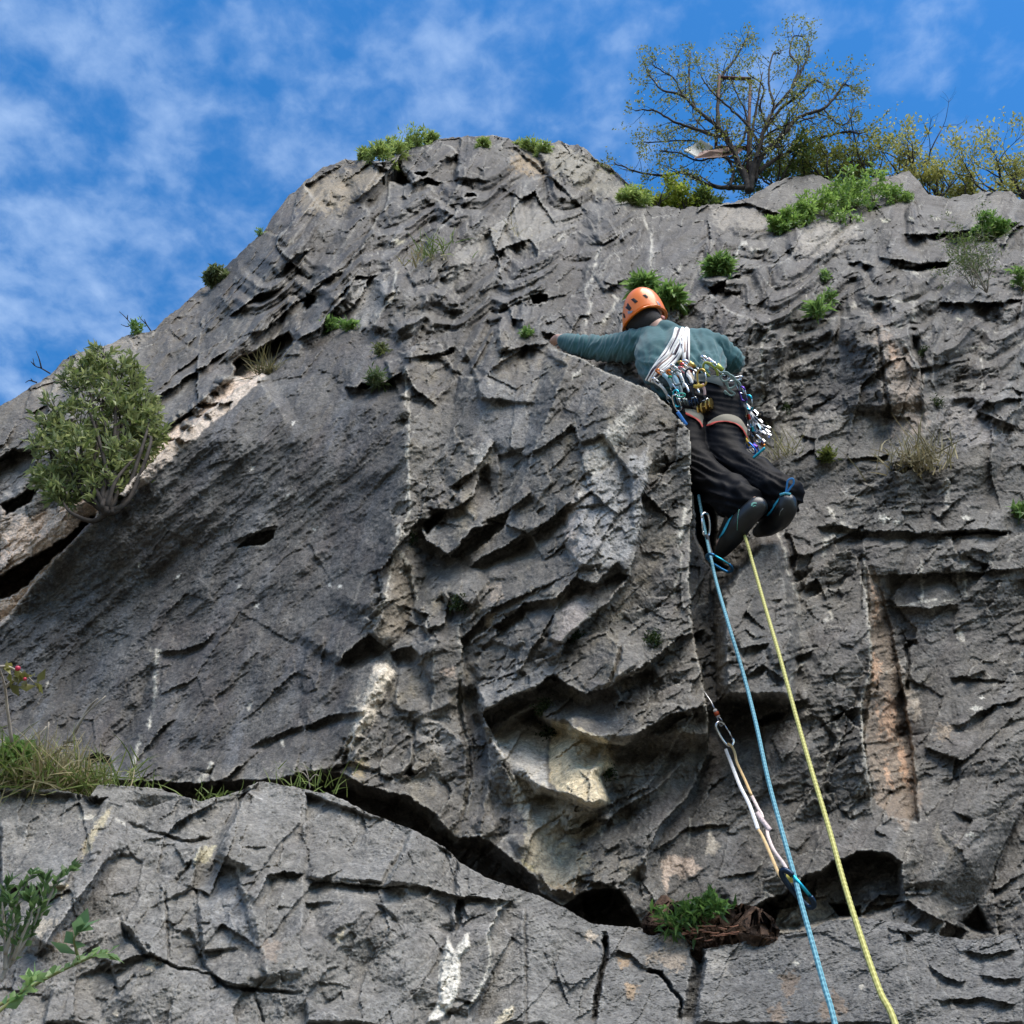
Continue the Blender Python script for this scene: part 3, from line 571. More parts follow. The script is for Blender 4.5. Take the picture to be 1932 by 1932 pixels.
    lip('J', [(1140,480),(1240,460),(1340,450),(1500,540),(1640,600)], .02, 40, .0)
    ridge('J', [(1450,0),(1600,180),(1700,330),(1780,560)], .02, 90, 70)
    patch('J', [(1480,60),(1600,180),(1570,240),(1480,150)], (.25, .22, .17), 12, .6)
    # --- pale / tan rock of the buttress
    Y1 = (.56, .47, .31); Y2 = (.47, .44, .39)
    patch('G', [(1100,1280),(1180,1190),(1310,1120),(1390,1215),(1380,1480),(1385,1620),(1280,1580),(1180,1480),(1060,1330)], Y2, 9, 1, .35, 16)
    patch('G', [(1400,1220),(1500,1230),(1800,1350),(1760,1480),(1680,1530),(1750,1690),(1640,1720),(1480,1650),(1390,1560)], Y1, 8, 1, .35, 16)
    patch('G', [(1350,1640),(1490,1680),(1500,1790),(1400,1860),(1300,1800)], (.44, .40, .27), 10, .95, .7, 9)
    patch('I', [(1370,700),(1450,670),(1550,760),(1540,840),(1440,830),(1380,790)], (.32, .23, .13), 8, .9, .8, 9)
    patch('I', [(1230,640),(1280,680),(1330,720),(1290,730),(1240,690)], (.45, .38, .22), 6, .9, 1, 7)
    patch('I', [(240,110),(340,80),(370,110),(330,200),(260,160)], (.34, .27, .15), 10, .6, 1.2, 8)
    patch('G', [(1480,0),(1600,-100),(1700,-200),(1720,0),(1680,240),(1560,330),(1500,250)], (.40, .35, .31), 14, .85, .8, 12)
    patch('G', [(1700,-150),(1870,-150),(1890,160),(1850,280),(1700,330),(1680,100)], (.36, .37, .38), 18, .9, .7, 16)
    patch('G', [(1040,420),(1120,420),(1140,520),(1060,530)], (.40, .33, .26), 9, .8, 1, 8); patch('G', [(1500,520),(1700,440),(1600,620),(1480,780),(1400,860)], (.33, .29, .27), 16, .6, 1, 10)
    patch('G', [(1040,600),(1090,600),(1070,700),(1030,680)], (.42, .36, .28), 5, .9, 1, 8); patch('G', [(780,920),(850,900),(860,970),(800,960)], (.42, .32, .25), 8, .7, 1, 8)
    patch('G', [(500,250),(620,330),(640,520),(560,720),(430,740),(390,660),(460,520),(480,340)], (.20, .17, .13), 10, .8, .8, 9)
    patch('G', [(400,900),(480,880),(510,960),(440,1100),(400,1200),(300,1330),(240,1430),(235,1380),(330,1090)], (.60, .53, .43), 7, 1, 1.0, 6)
    patch('F', [(890,850),(925,830),(935,860),(905,905)], (.45, .42, .37), 8, .8, 1.3, 7); patch('F', [(1100,860),(1180,770),(1210,760),(1150,880),(1090,950)], (.44, .41, .36), 12, .9, 1.0, 8)
    patch('G', [(1150,1500),(1400,1600),(1650,1720),(1700,1850),(1500,1932),(1300,1900),(1200,1700)], (.42, .375, .29), 14, .9, 1.0, 10); patch('I', [(1250,500),(1500,540),(1650,650),(1560,820),(1400,800),(1250,640)], (.38, .33, .24), 12, .9, 1.0, 9)
    patch('G', [(1720,1250),(1932,1300),(1932,1700),(1780,1650)], (.20, .185, .16), 16, .8, .8, 10)
    patch('G', [(640,1180),(900,1180),(900,1350),(760,1400),(640,1300)], (.24, .23, .21), 16, .6, 1, 10); patch('G', [(980,1000),(1280,880),(1420,940),(1200,1100),(1000,1160)], (.24, .235, .225), 12, .7, .8, 10)
    patch('F', [(1080,990),(1110,900),(1220,850),(1225,960),(1180,1060),(1090,1080)], (.28, .275, .27), 16, .85, 1, 12)
    patch('F', [(660,540),(700,515),(735,530),(720,590),(680,625),(660,600)], (.24, .23, .215), 8, .9, .4, 12)
    patch('U', [(1190,300),(1340,330),(1400,420),(1300,420),(1180,380)], (.32, .24, .15), 16, .8, 1.2, 8)
    patch('F', [(575,350),(690,305),(730,330),(640,400),(560,400)], (.30, .245, .17), 16, .65, 1.4, 10)
    patch('F', [(1020,300),(1060,270),(1120,300),(1200,370),(1190,390),(1080,350)], (.26, .235, .18), 12, .7, 1.2, 8)
    patch('F', [(850,560),(860,470),(990,380),(1100,420),(1000,470),(900,480)], (.27, .25, .215), 18, .6, 1.5, 8)
    patch('F', [(150,665),(240,635),(290,625),(250,680),(130,720),(90,760),(60,740)], (.25, .225, .19), 10, .7, 1, 10)
    patch('F', [(0,870),(40,900),(70,960),(0,1010)], (.26, .255, .25), 12, .6, 1, 8)
    patch('F', [(900,720),(940,700),(1000,760),(1040,860),(960,900),(900,820)], (.20, .20, .20), 18, .5, 1, 12)
    for p_ in (([(230,340),(215,360)], 4), ([(980,720),(960,760),(935,800)], 9), ([(1310,610),(1315,625)], 6), ([(1165,440),(1160,470)], 4)):
        vein('L', p_[0], p_[1] * .6, 1, -1)
    for c in ((640,1107),(540,938),(265,1063),(450,1108),(335,1090),(595,1000),(620,1105),(475,885),(555,800),(485,1145),(760,1075)):
        patch('F', [(c[0]-4,c[1]+5),(c[0]-2,c[1]-3),(c[0]+5,c[1]-6),(c[0]+1,c[1]+3)], (.55, .54, .5), 2, .95, 1.2, 5)

    def hair(sc, w, gate, seed, ang):
        a, b = rot(rad(ang), sc, sc * .6); n_ = perlin(a, b, seed) + .25 * perlin(a * 4, b * 4, seed + 1); g = np.clip(fbm(X / 130, Y / 130, seed + 2, 3) * 4 + gate, 0, 1)
        return np.clip(1 - np.abs(n_) * sc / w, 0, 1) * g
    s.vein[:] = np.maximum(s.vein, .75 * hair(90, 1.5, -.2, 301, 20) * (right * .8 + upper * .5)); s.vein[:] = np.maximum(s.vein, .6 * hair(60, 1.3, -.5, 311, 70) * (1 - slab))
    speck = np.clip(fbm(X / 5, Y / 4, 320, 2) * 6 - 3.1, 0, 1) * np.clip(fbm(X / 150, Y / 150, 321, 3) * 4 + .1, 0, 1); s.vein[:] = np.maximum(s.vein, speck * .7)
    # worn, chalky edges where the surface is convex; dirt stays with the rock
    def blur(a, k):
        for _ in range(k): a = (np.roll(a, 1, 0) + np.roll(a, -1, 0) + np.roll(a, 1, 1) + np.roll(a, -1, 1) + a) / 5
        return a
    curv = s.h - blur(s.h, 4)
    wear = np.clip(curv * 420 - .35, 0, 1) * (.5 + fbm(X / 18, Y / 18, 81, 3))
    wear = np.clip(wear, 0, 1) * .75
    s.col[:] = s.col * (1 - wear[..., None]) + np.array([.34, .32, .28]) * wear[..., None]
    s.col[:] = s.col * (1 - s.vein[..., None] * .85) + np.array([.52, .49, .42]) * s.vein[..., None] * .85
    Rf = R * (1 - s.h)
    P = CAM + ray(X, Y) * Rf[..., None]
    # curl the top over, back into the hill
    top = P[0]; rows = []
    cs = s.col[:1]
    for i in range(1, 9):
        q = top.copy(); q[:, 1] += .16 * i * (1 + .06 * i); q[:, 2] -= .05 * i * i * .25 + .03 * i
        q[:, 2] += fbm(top[:, 0] * 2, top[:, 1] * 0 + i * .4, 90, 3) * .05 * i; rows.append(q)
    P = np.concatenate([np.array(rows[::-1]), P], 0); C = np.concatenate([np.repeat(cs, 8, 0), s.col], 0)
    C = C * np.array([.93, .915, .885]); return P, C, s, Rf
def grid_obj(name, P, C, mat, flip=False):
    ny, nx = P.shape[:2]; i = np.arange(ny * nx).reshape(ny, nx)
    f = np.stack([i[:-1, :-1], i[1:, :-1], i[1:, 1:], i[:-1, 1:]], -1).reshape(-1, 4)
    me = mesh_np(name, P.reshape(-1, 3), f)
    a = me.attributes.new('rock', 'FLOAT_COLOR', 'POINT'); c4 = np.ones((ny * nx, 4), np.float32); c4[:, :3] = C.reshape(-1, 3); a.data.foreach_set('color', c4.ravel())
    smooth(me, SMOOTH_ROCK)
    return link(name, me, None, mat)
SMOOTH_ROCK = True
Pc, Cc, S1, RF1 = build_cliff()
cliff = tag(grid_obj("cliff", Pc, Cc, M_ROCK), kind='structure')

# surface look-up: slant distance of the cliff seen at a sheet coordinate
def R_at(x, y):
    j = int(np.argmin(np.abs(S1.X[0] - x))); col = S1.Y[:, j]; i = int(np.argmin(np.abs(col - y))); return float(RF1[i, j])

# ------------------------------------------------------------------ lower ledge in the foreground
LEDGE = np.array([(-400,1500),(0,1487),(60,1488),(110,1490),(170,1502),(185,1482),(205,1480),(300,1488),(345,1502),(380,1512),(405,1505),(440,1498),(480,1478),(500,1474),(575,1489),(620,1498),(655,1512),(700,1536),(780,1566),(835,1596),(872,1630),(920,1657),(972,1674),(1025,1693),(1064,1713),(1115,1742),(1150,1745),(1215,1752),(1250,1752),(1262,1750),(1290,1768),(1330,1790),(1400,1778),(1430,1770),(1520,1757),(1560,1738),(1620,1731),(1700,1740),(1760,1762),(1830,1775),(1870,1768),(1932,1758),(2300,1750)], float)
CG = [(-400,1500,3.4),(0,1490,3.1),(300,1490,2.95),(500,1480,2.95),(800,1580,2.72),(1110,1740,2.58),(1300,1775,2.6),(1550,1740,2.62),(1900,1765,2.55),(2250,1750,2.7),
      (0,1932,2.25),(500,1932,2.15),(1000,1932,2.2),(1500,1932,2.28),(1900,1932,2.25),(250,1700,2.55),(600,1700,2.45),(0,2600,1.85),(1000,2600,1.75),(1900,2600,1.85),(2250,2000,2.4),(-400,2000,2.5),(1000,3100,1.9),(-300,3100,2),(2200,3100,2)]
R_LEDGE = tps(CG)
def build_ledge():
    xs = np.concatenate([np.arange(-1500, -400, 40.), np.arange(-400, -20, 14.), np.arange(-20, 1954, 2.1), np.arange(1954, 2280, 14.), np.arange(2290, 5600, 40.)])
    yo = np.interp(xs, LEDGE[:, 0], LEDGE[:, 1]) + fbm(xs / 16., xs * 0 + 7.7, 5, 4, .6) * 4
    vv = np.linspace(0, 1, 225) ** 1.05
    Y = yo[None] + vv[:, None] * (1945 - yo[None]); Y = np.vstack([Y, np.arange(1965, 3250, 40.)[:, None] + 0 * Y[:1]])
    X = np.broadcast_to(xs[None], Y.shape).copy(); s = Sheet(X, Y, 17); R = R_LEDGE(X, Y); wx, wy = s.wx, s.wy
    def rot(a, sx, sy, x=wx, y=wy):
        c, q = math.cos(a), math.sin(a); return (x * c + y * q) / sx, (-x * q + y * c) / sy
    rt = sstep(850, 1250, X)
    fx, fy = rot(rad(-55), 170, 90); s.h += .014 * facets(fx, fy, 131, 1.1, .03) * (1 - .7 * rt)
    fx, fy = rot(rad(-20), 120, 90); s.h += .036 * hull(fx, fy, 133, 1.5, .6) * (1 - .5 * rt)
    fx, fy = rot(rad(-65), 60, 36); s.h += .006 * facets(fx, fy, 132, 1.2, .1) * (1 - .6 * rt)
    fx, fy = rot(rad(-30), 70, 26); t = fbm(fx, fy, 141, 5, .6); s.h += .0042 * (terrace(t, 7, .82) - t) + .008 * t
    fx, fy = rot(rad(-10), 22, 12); t = fbm(fx, fy, 142, 5, .65); s.h += .0030 * (terrace(t, 6, .8) - t) + .0022 * t
    s.h += .0016 * fbm(X / 5.0, Y / 4.2, 145, 3, .6)
    s.col[:] = (.180, .170, .154)
    def tint(mask, rgb): s.col[:] = s.col * (1 - mask[..., None]) + np.array(rgb) * mask[..., None]
    tint(np.clip(fbm(X / 120, Y / 90, 161, 4) * 1.8, 0, 1) * .5, (0.13, 0.12, 0.115)); tint(np.clip(fbm(X / 90, Y / 130, 162, 4) * 1.8, 0, 1) * .6, (0.205, 0.202, 0.195))
    tint(rt * .7, (.135, .132, .128)); tint(np.clip(fbm(X / 22, Y / 22, 165, 5, .65) * 3 - .8, 0, 1) * .5, (.26, .25, .235))
    lip, ridge, crack, hole, vein, patch = s.lip, s.ridge, s.crack, s.hole, s.veinline, s.patch
    ridge('L', [(520,830),(500,920),(490,1050),(420,1200),(300,1400),(160,1600)], .03, 70, 120, .08)
    lip('L', [(160,1620),(300,1440),(480,1190),(560,1110)], .03, 100, .02, 10, 60)
    lip('L', [(1170,830),(1130,900),(1060,1040),(1000,1150)], .035, 120, .03, 10, 60, .08)
    ridge('L', [(1000,1160),(1100,1190),(1130,1290),(1190,1440),(1230,1600),(1260,1740)], .028, 110, 80, .06, .3)
    crack('L', [(580,990),(700,1040),(830,1070),(900,1085),(980,1070)], .016, 5); crack('L', [(900,1160),(860,1220),(820,1270)], .012, 4)
    crack('L', [(550,1420),(590,1530),(680,1610),(830,1670),(980,1700),(1060,1760),(1180,1770),(1260,1780),(1400,1790)], .016, 5)
    lip('L', [(480,1690),(620,1620),(700,1600),(780,1640)], .012, 50, .014, 8, 20); lip('L', [(980,1700),(1080,1740),(1200,1760)], .014, 50, .014, 8, 20)
    lip('L', [(1180,1380),(1250,1240),(1320,1220),(1421,1235)], .018, 60, .02, 10, 30)
    for q in ([(770,1300),(780,1480),(790,1640)], [(910,1300),(930,1470),(990,1470)], [(1180,1770),(1210,1850),(1230,1932)], [(520,1760),(560,1780),(640,1700)]):
        crack('L', q, .010, 4)
    patch('L', [(470,960),(520,920),(490,1000),(440,1060),(430,1120),(380,1160),(380,1090),(430,1020)], (.42, .36, .24), 5, .85, 1.2, 6)
    vein('L', [(370,970),(440,972)], 5, 1, -1); vein('L', [(545,975),(575,992)], 4, 1, -1)
    patch('L', [(210,1280),(260,1270),(320,1285),(280,1340),(240,1345)], (.5, .44, .30), 5, .95, 1.3, 6); patch('L', [(170,1450),(270,1450),(200,1520),(80,1640),(60,1600)], (.38, .33, .26), 9, .7, 1.3, 7)
    patch('L', [(260,1510),(370,1490),(300,1600),(220,1580)], (.24, .19, .14), 10, .7, 1.2, 8)
    patch('L', [(670,1640),(730,1620),(750,1650),(690,1690)], (.50, .42, .30), 5, .9, 1.3, 5); patch('L', [(530,1880),(560,1860),(545,1910)], (.55, .48, .38), 4, .95, 1, 5)
    patch('L', [(920,1120),(1010,1100),(980,1170),(900,1190)], (.42, .38, .26), 4, .8, 1.6, 5)
    patch('L', [(960,1200),(1080,1180),(1120,1290),(1170,1420),(1200,1560),(1000,1560),(950,1400)], (.24, .24, .24), 20, .6, .8, 12)
    patch('L', [(1230,1540),(1320,1560),(1290,1640),(1220,1640)], (.27, .21, .16), 10, .6, 1, 9)
    for k_, pl, gx_, gy_ in (('L', [(520,830),(900,860),(940,1070),(700,1040),(490,950)], -.0001, .00025), ('L', [(0,840),(380,860),(500,880),(430,1020),(300,1300),(0,1300)], .0001, -.0003), ('L', [(500,1150),(950,1090),(900,1300),(700,1400),(550,1440),(300,1500)], -.0002, .0),
        ('L', [(1000,1160),(1100,1200),(1200,1580),(950,1600),(900,1350)], .0003, -.0002), ('L', [(1250,1250),(1421,1240),(1421,1500),(1300,1600),(1230,1500)], -.0003, .0), ('L', [(560,1450),(900,1500),(980,1690),(700,1640)], .0003, .0), ('L', [(240,1760),(520,1640),(560,1800),(400,1932),(200,1932)], .0002, -.0002),
        ('I', [(620,480),(880,640),(870,860),(640,795),(470,790),(550,620)], .0003, .0), ('I', [(0,270),(600,480),(540,620),(440,790),(0,750)], -.0001, -.0002), ('I', [(1110,930),(1260,940),(1260,1592),(940,1592),(1050,1330)], -.0003, .0), ('I', [(1260,940),(1600,1080),(1700,1150),(1650,1592),(1260,1592)], .0001, .0), ('I', [(0,900),(380,880),(300,1010),(160,1080),(0,1160)], -.0002, -.0002), ('I', [(400,900),(840,880),(850,1060),(640,1300),(520,1000)], .0002, .0001),
        ('J', [(320,690),(560,640),(900,600),(1100,690),(1300,1073),(260,1073)], .0, -.00008), ('J', [(1300,600),(1932,600),(1932,1073),(1380,1073)], -.0001, .0)):
        hole(k_, pl, .0, 5, gx_, gy_)
    # centre
    lip('I', [(0,760),(120,780),(400,810),(640,795),(800,840),(870,860),(940,860),(1200,890)], .016, 80, .012, 8, 40, .05, .5)
    crack('I', [(0,760),(180,785),(380,815),(620,800)], .008, 4)
    lip('I', [(620,480),(560,600),(500,720),(450,800)], .018, 90, .016, 8, 60, .1, .4)
    ridge('I', [(520,1000),(500,1100),(540,1220),(570,1340),(620,1470)], .016, 70, 50); ridge('I', [(0,1170),(160,1080),(300,1010),(380,880)], .016, 60, 70)
    lip('I', [(930,1550),(940,1500),(1050,1330),(1060,1180),(1040,1090),(1100,960),(1180,885)], .022, 110, .014, 8, 70, .06, .7)
    vein('I', [(1105,930),(1050,1080),(1055,1240),(1020,1350),(940,1490)], 2.5, 1, -.6)
    lip('I', [(850,1060),(870,880),(900,870),(940,1000)], .012, 40, .014, 6, 20)
    patch('I', [(820,1090),(850,1180),(930,1060),(945,1150),(880,1230),(890,1330),(870,1440),(800,1550),(700,1590),(760,1440),(770,1250)], (.66, .62, .54), 4, 1, .5, 6)
    patch('I', [(1080,1592),(1150,1500),(1200,1480),(1170,1592)], (.55, .48, .35), 6, .95, .8, 7); patch('I', [(170,1110),(230,1050),(230,1080),(190,1130)], (.52, .45, .33), 4, .9, 1, 5)
    hole('I', [(810,1080),(850,1170),(935,1060),(945,1150),(880,1230),(890,1330),(870,1440),(780,1592),(690,1592),(760,1430),(775,1250)], -.010, 5)
    hole('I', [(0,1440),(110,1500),(300,1545),(430,1592),(0,1592)], -.02, 8)
    vein('I', [(1100,910),(1230,890)], 4, .8); patch('I', [(1590,1100),(1620,1050),(1670,1090),(1640,1135)], (.45, .38, .3), 4, .9, 1.2, 5)
    crack('I', [(1715,1080),(1720,1180),(1690,1300),(1670,1420),(1650,1592)], .05, 6)
    lip('I', [(1740,1200),(1800,1170),(1860,1190),(1932,1280)], .008, 30, .01, 5, 20)
    patch('I', [(1780,1210),(1850,1200),(1860,1260),(1800,1270)], (.30, .21, .13), 8, .8, 1, 7); patch('I', [(1830,1360),(1900,1370),(1890,1450),(1830,1440)], (.30, .21, .13), 8, .8, 1, 7)
    # right
    crack('J', [(265,680),(285,760),(265,860),(250,960),(225,1073)], .05, 14); crack('J', [(0,800),(90,815),(150,900),(190,950),(185,1073)], .03, 5)
    lip('J', [(250,1073),(285,900),(300,780),(320,690),(440,650),(560,640)][::-1], .012, 60, .0)
    for c in ((775,765,16),(650,800,18),(1110,885,18),(860,755,10),(690,830,8)):
        patch('J', [(c[0]-c[2],c[1]),(c[0],c[1]-c[2]),(c[0]+c[2],c[1]),(c[0],c[1]+c[2])], (.42, .39, .33), 2, .9, 1, 6)
    for q in ([(690,820),(760,800),(790,850),(740,960),(700,880)], [(640,1000),(700,960),(720,1040),(660,1070)], [(890,980),(960,900),(1050,1000),(900,1073)]):
        patch('J', q, (.20, .15, .11), 8, .8, 1.4, 8)
    patch('J', [(90,590),(130,600),(250,700),(190,800),(130,800),(100,750),(20,760),(20,720),(110,700)], (.36, .29, .22), 10, .7, 1.3, 8)
    patch('J', [(330,700),(420,680),(440,850),(330,800)], (.30, .28, .25), 10, .6, 1.2, 8)
    ridge('J', [(1100,690),(1250,740),(1330,900),(1380,1073)], .012, 90, 60); lip('J', [(1290,580),(1330,610),(1240,620)], .01, 30, .014, 6, 16)
    for q in ([(1450,760),(1520,830),(1640,860)], [(1640,700),(1760,720),(1880,690)], [(1500,960),(1700,930),(1900,980)], [(1700,820),(1830,850),(1932,830)]):
        lip('J', q, .010, 50, .012, 8, 30)
    def blur(a, k):
        for _ in range(k): a = (np.roll(a, 1, 0) + np.roll(a, -1, 0) + np.roll(a, 1, 1) + np.roll(a, -1, 1) + a) / 5
        return a
    curv = s.h - blur(s.h, 4); wear = np.clip(np.clip(curv * 520 - .3, 0, 1) * (.5 + fbm(X / 18, Y / 18, 81, 3)), 0, 1) * .6
    s.col[:] = s.col * (1 - wear[..., None]) + np.array([.36, .35, .33]) * wear[..., None]
    s.col[:] = s.col * (1 - s.vein[..., None] * .85) + np.array([.52, .49, .42]) * s.vein[..., None] * .85
    Rf = R * (1 - s.h); P = CAM + ray(X, Y) * Rf[..., None]
    top = P[0]; rows = []
    for i in range(1, 8):
        q = top.copy(); q[:, 1] += .11 * i; q[:, 2] += fbm(top[:, 0] * 5, top[:, 1] * 0 + i * .5, 91, 3) * .02 * i - .006 * i * i; rows.append(q)
    P = np.concatenate([np.array(rows[::-1]), P], 0); C = np.concatenate([np.repeat(s.col[:1], 7, 0), s.col], 0)
    C = C * np.array([.98, .97, .94]); return P, C, s, Rf
Pl, Cl, S2, RF2 = build_ledge()
ledge = tag(grid_obj("rock_ledge", Pl, Cl, M_ROCK), kind='structure')
def R_ledge_at(x, y):
    j = int(np.argmin(np.abs(S2.X[0] - x))); col = S2.Y[:, j]; i = int(np.argmin(np.abs(col - y))); return float(RF2[i, j])
# ================================================================== materials for things
MATS = {}
def mat(name, col, rough=0.6, metal=0.0, var=0.0, scale=30.0, bump=0.0, trans=0.0, spec=0.5, attr=None, coat=0.0, sheen=0.0, stretch=None):
    if name in MATS: return MATS[name]
    m = bpy.data.materials.new(name); m.use_nodes = True; nt = m.node_tree; N = nt.nodes; L = nt.links; b = N['Principled BSDF']
    b.inputs['Roughness'].default_value = rough; b.inputs['Metallic'].default_value = metal; b.inputs['Specular IOR Level'].default_value = spec
    b.inputs['Coat Weight'].default_value = coat; b.inputs['Sheen Weight'].default_value = sheen
    tc = N.new('ShaderNodeTexCoord'); n = N.new('ShaderNodeTexNoise'); n.inputs['Scale'].default_value = scale; n.inputs['Detail'].default_value = 4
    if stretch:
        mp = N.new('ShaderNodeMapping'); mp.inputs['Scale'].default_value = stretch[0]; mp.inputs['Rotation'].default_value = stretch[1]
        L.new(tc.outputs['Object'], mp.inputs[0]); L.new(mp.outputs[0], n.inputs['Vector'])
    else: L.new(tc.outputs['Object'], n.inputs['Vector'])
    mr = N.new('ShaderNodeMapRange'); mr.inputs[1].default_value = .3; mr.inputs[2].default_value = .7; mr.inputs[3].default_value = 1 - var; mr.inputs[4].default_value = 1 + var
    L.new(n.outputs[0], mr.inputs[0])
    mx = N.new('ShaderNodeMix'); mx.data_type = 'RGBA'; mx.blend_type = 'MULTIPLY'; mx.inputs[0].default_value = 1; L.new(mr.outputs[0], mx.inputs[7])
    if attr:
        a = N.new('ShaderNodeAttribute'); a.attribute_name = attr; L.new(a.outputs[0], mx.inputs[6])
    else: mx.inputs[6].default_value = (*col, 1)
    L.new(mx.outputs[2], b.inputs['Base Color'])
    if bump:
        bu = N.new('ShaderNodeBump'); bu.inputs['Distance'].default_value = bump; bu.inputs['Strength'].default_value = 1; L.new(n.outputs[0], bu.inputs['Height']); L.new(bu.outputs[0], b.inputs['Normal'])
    if trans:
        t = N.new('ShaderNodeBsdfTranslucent'); L.new(mx.outputs[2], t.inputs['Color']); ms = N.new('ShaderNodeMixShader'); ms.inputs[0].default_value = trans
        L.new(b.outputs[0], ms.inputs[1]); L.new(t.outputs[0], ms.inputs[2]); L.new(ms.outputs[0], N['Material Output'].inputs[0])
    MATS[name] = m; return m
M_LEAF = mat('leaf', (0, 0, 0), .38, var=.15, scale=8, trans=.52, attr='tone', spec=.45)
M_GRASS = mat('grass', (0, 0, 0), .6, var=.15, scale=8, trans=.3, attr='tone', spec=.3)
M_BARK = mat('bark', (.048, .040, .034), .85, var=.4, scale=25, bump=.006, spec=.2)
M_TWIG = mat('dry twig', (.30, .26, .21), .85, var=.3, scale=30, bump=.003, spec=.2)
M_GTWIG = mat('green stem', (.16, .17, .06), .7, var=.25, scale=30, spec=.3)

# ================================================================== mesh makers
def tube_np(pts, radii, seg=6, cap=True):
    pts = np.asarray(pts, float); n = len(pts); radii = np.broadcast_to(np.asarray(radii, float), (n,))
    t = np.gradient(pts, axis=0); t /= np.maximum(np.linalg.norm(t, axis=1, keepdims=True), 1e-9)
    ref = np.array([0.13, 0.31, 0.94]); u = np.cross(t[0], ref)
    if np.linalg.norm(u) < .1: u = np.cross(t[0], [1, 0, 0])
    u /= np.linalg.norm(u); V_ = []
    for i in range(n):
        u = u - t[i] * np.dot(u, t[i]); u /= max(np.linalg.norm(u), 1e-9); w = np.cross(t[i], u)
        a = np.arange(seg) * 2 * np.pi / seg
        V_.append(pts[i] + radii[i] * (np.cos(a)[:, None] * u + np.sin(a)[:, None] * w))
    v = np.concatenate(V_); i = np.arange(n * seg).reshape(n, seg); j = np.roll(i, -1, 1)
    f = [tuple(q) for q in np.stack([i[:-1], j[:-1], j[1:], i[1:]], -1).reshape(-1, 4)]
    if cap: f.append(tuple(i[0][::-1])); f.append(tuple(i[-1]))
    return v, f
class MB:
    def __init__(s): s.v = []; s.f = []; s.n = 0
    def add(s, v, f):
        s.v.append(np.asarray(v, float)); s.f += [tuple(int(a) + s.n for a in q) for q in f]; s.n += len(v); return s
    def tube(s, pts, r, seg=6, cap=True): return s.add(*tube_np(pts, r, seg, cap))
    def box(s, c, ax, hs):
        c = np.asarray(c, float); ax = np.asarray(ax, float); v = []
        for i in (-1, 1):
            for j in (-1, 1):
                for k in (-1, 1): v.append(c + ax[0] * hs[0] * i + ax[1] * hs[1] * j + ax[2] * hs[2] * k)
        return s.add(v, [(0, 1, 3, 2), (4, 6, 7, 5), (0, 4, 5, 1), (2, 3, 7, 6), (0, 2, 6, 4), (1, 5, 7, 3)])
    def build(s, name, m, parent=None, sm=True):
        me = bpy.data.meshes.new(name); me.from_pydata([tuple(p) for p in np.concatenate(s.v)], [], s.f); me.update(); smooth(me, sm)
        return link(name, me, parent, m)
def catmull(pts, n=6):
    p = np.asarray(pts, float); p = np.vstack([2 * p[0] - p[1], p, 2 * p[-1] - p[-2]]); out = []
    for i in range(1, len(p) - 2):
        for t in np.linspace(0, 1, n, endpoint=False):
            out.append(.5 * (2 * p[i] + (p[i + 1] - p[i - 1]) * t + (2 * p[i - 1] - 5 * p[i] + 4 * p[i + 1] - p[i + 2]) * t * t + (3 * p[i] - p[i - 1] - 3 * p[i + 1] + p[i + 2]) * t ** 3))
    out.append(p[-2]); return np.array(out)
def leaves_mesh(name, pos, dirs, length, width, tones, rs, bend=.25, parent=None, m=None):
    """many folded lanceolate leaves: 6 vertices each"""
    n = len(pos); d = dirs / np.maximum(np.linalg.norm(dirs, axis=1, keepdims=True), 1e-9)
    rnd = rs.normal(size=(n, 3)); u = np.cross(d, rnd); u /= np.maximum(np.linalg.norm(u, axis=1, keepdims=True), 1e-9); w = np.cross(d, u)
    flip = np.where(w[:, 2] < 0, -1, 1)[:, None]; w = w * flip
    L_ = (length * rs.uniform(.6, 1.25, n))[:, None]; Wd = (width * rs.uniform(.7, 1.2, n))[:, None]
    p0 = pos; pm = pos + d * L_ * .5; pt = pos + d * L_ - w * L_ * bend
    v = np.stack([p0, pm + u * Wd * .5 + w * Wd * .16, pm - u * Wd * .5 + w * Wd * .16, pm - w * Wd * .02, pt], 1)
    b = (np.arange(n) * 5)[:, None]; f = np.concatenate([b + np.array([[0, 3, 1]]), b + np.array([[3, 4, 1]]), b + np.array([[0, 2, 3]]), b + np.array([[2, 4, 3]])])
    me = mesh_np(name, v.reshape(-1, 3), f)
    a = me.attributes.new('tone', 'FLOAT_COLOR', 'POINT'); c = np.ones((n, 5, 4), np.float32); c[:, :, :3] = tones[:, None, :]; a.data.foreach_set('color', c.ravel())
    return tag(link(name, me, parent, m or M_LEAF), kind='stuff')
def tones(rs, n, a, b, dark=.25):
    t = rs.rand(n, 1); c = np.array(a) * (1 - t) + np.array(b) * t; return c * (1 - dark * rs.rand(n, 1) ** 2)

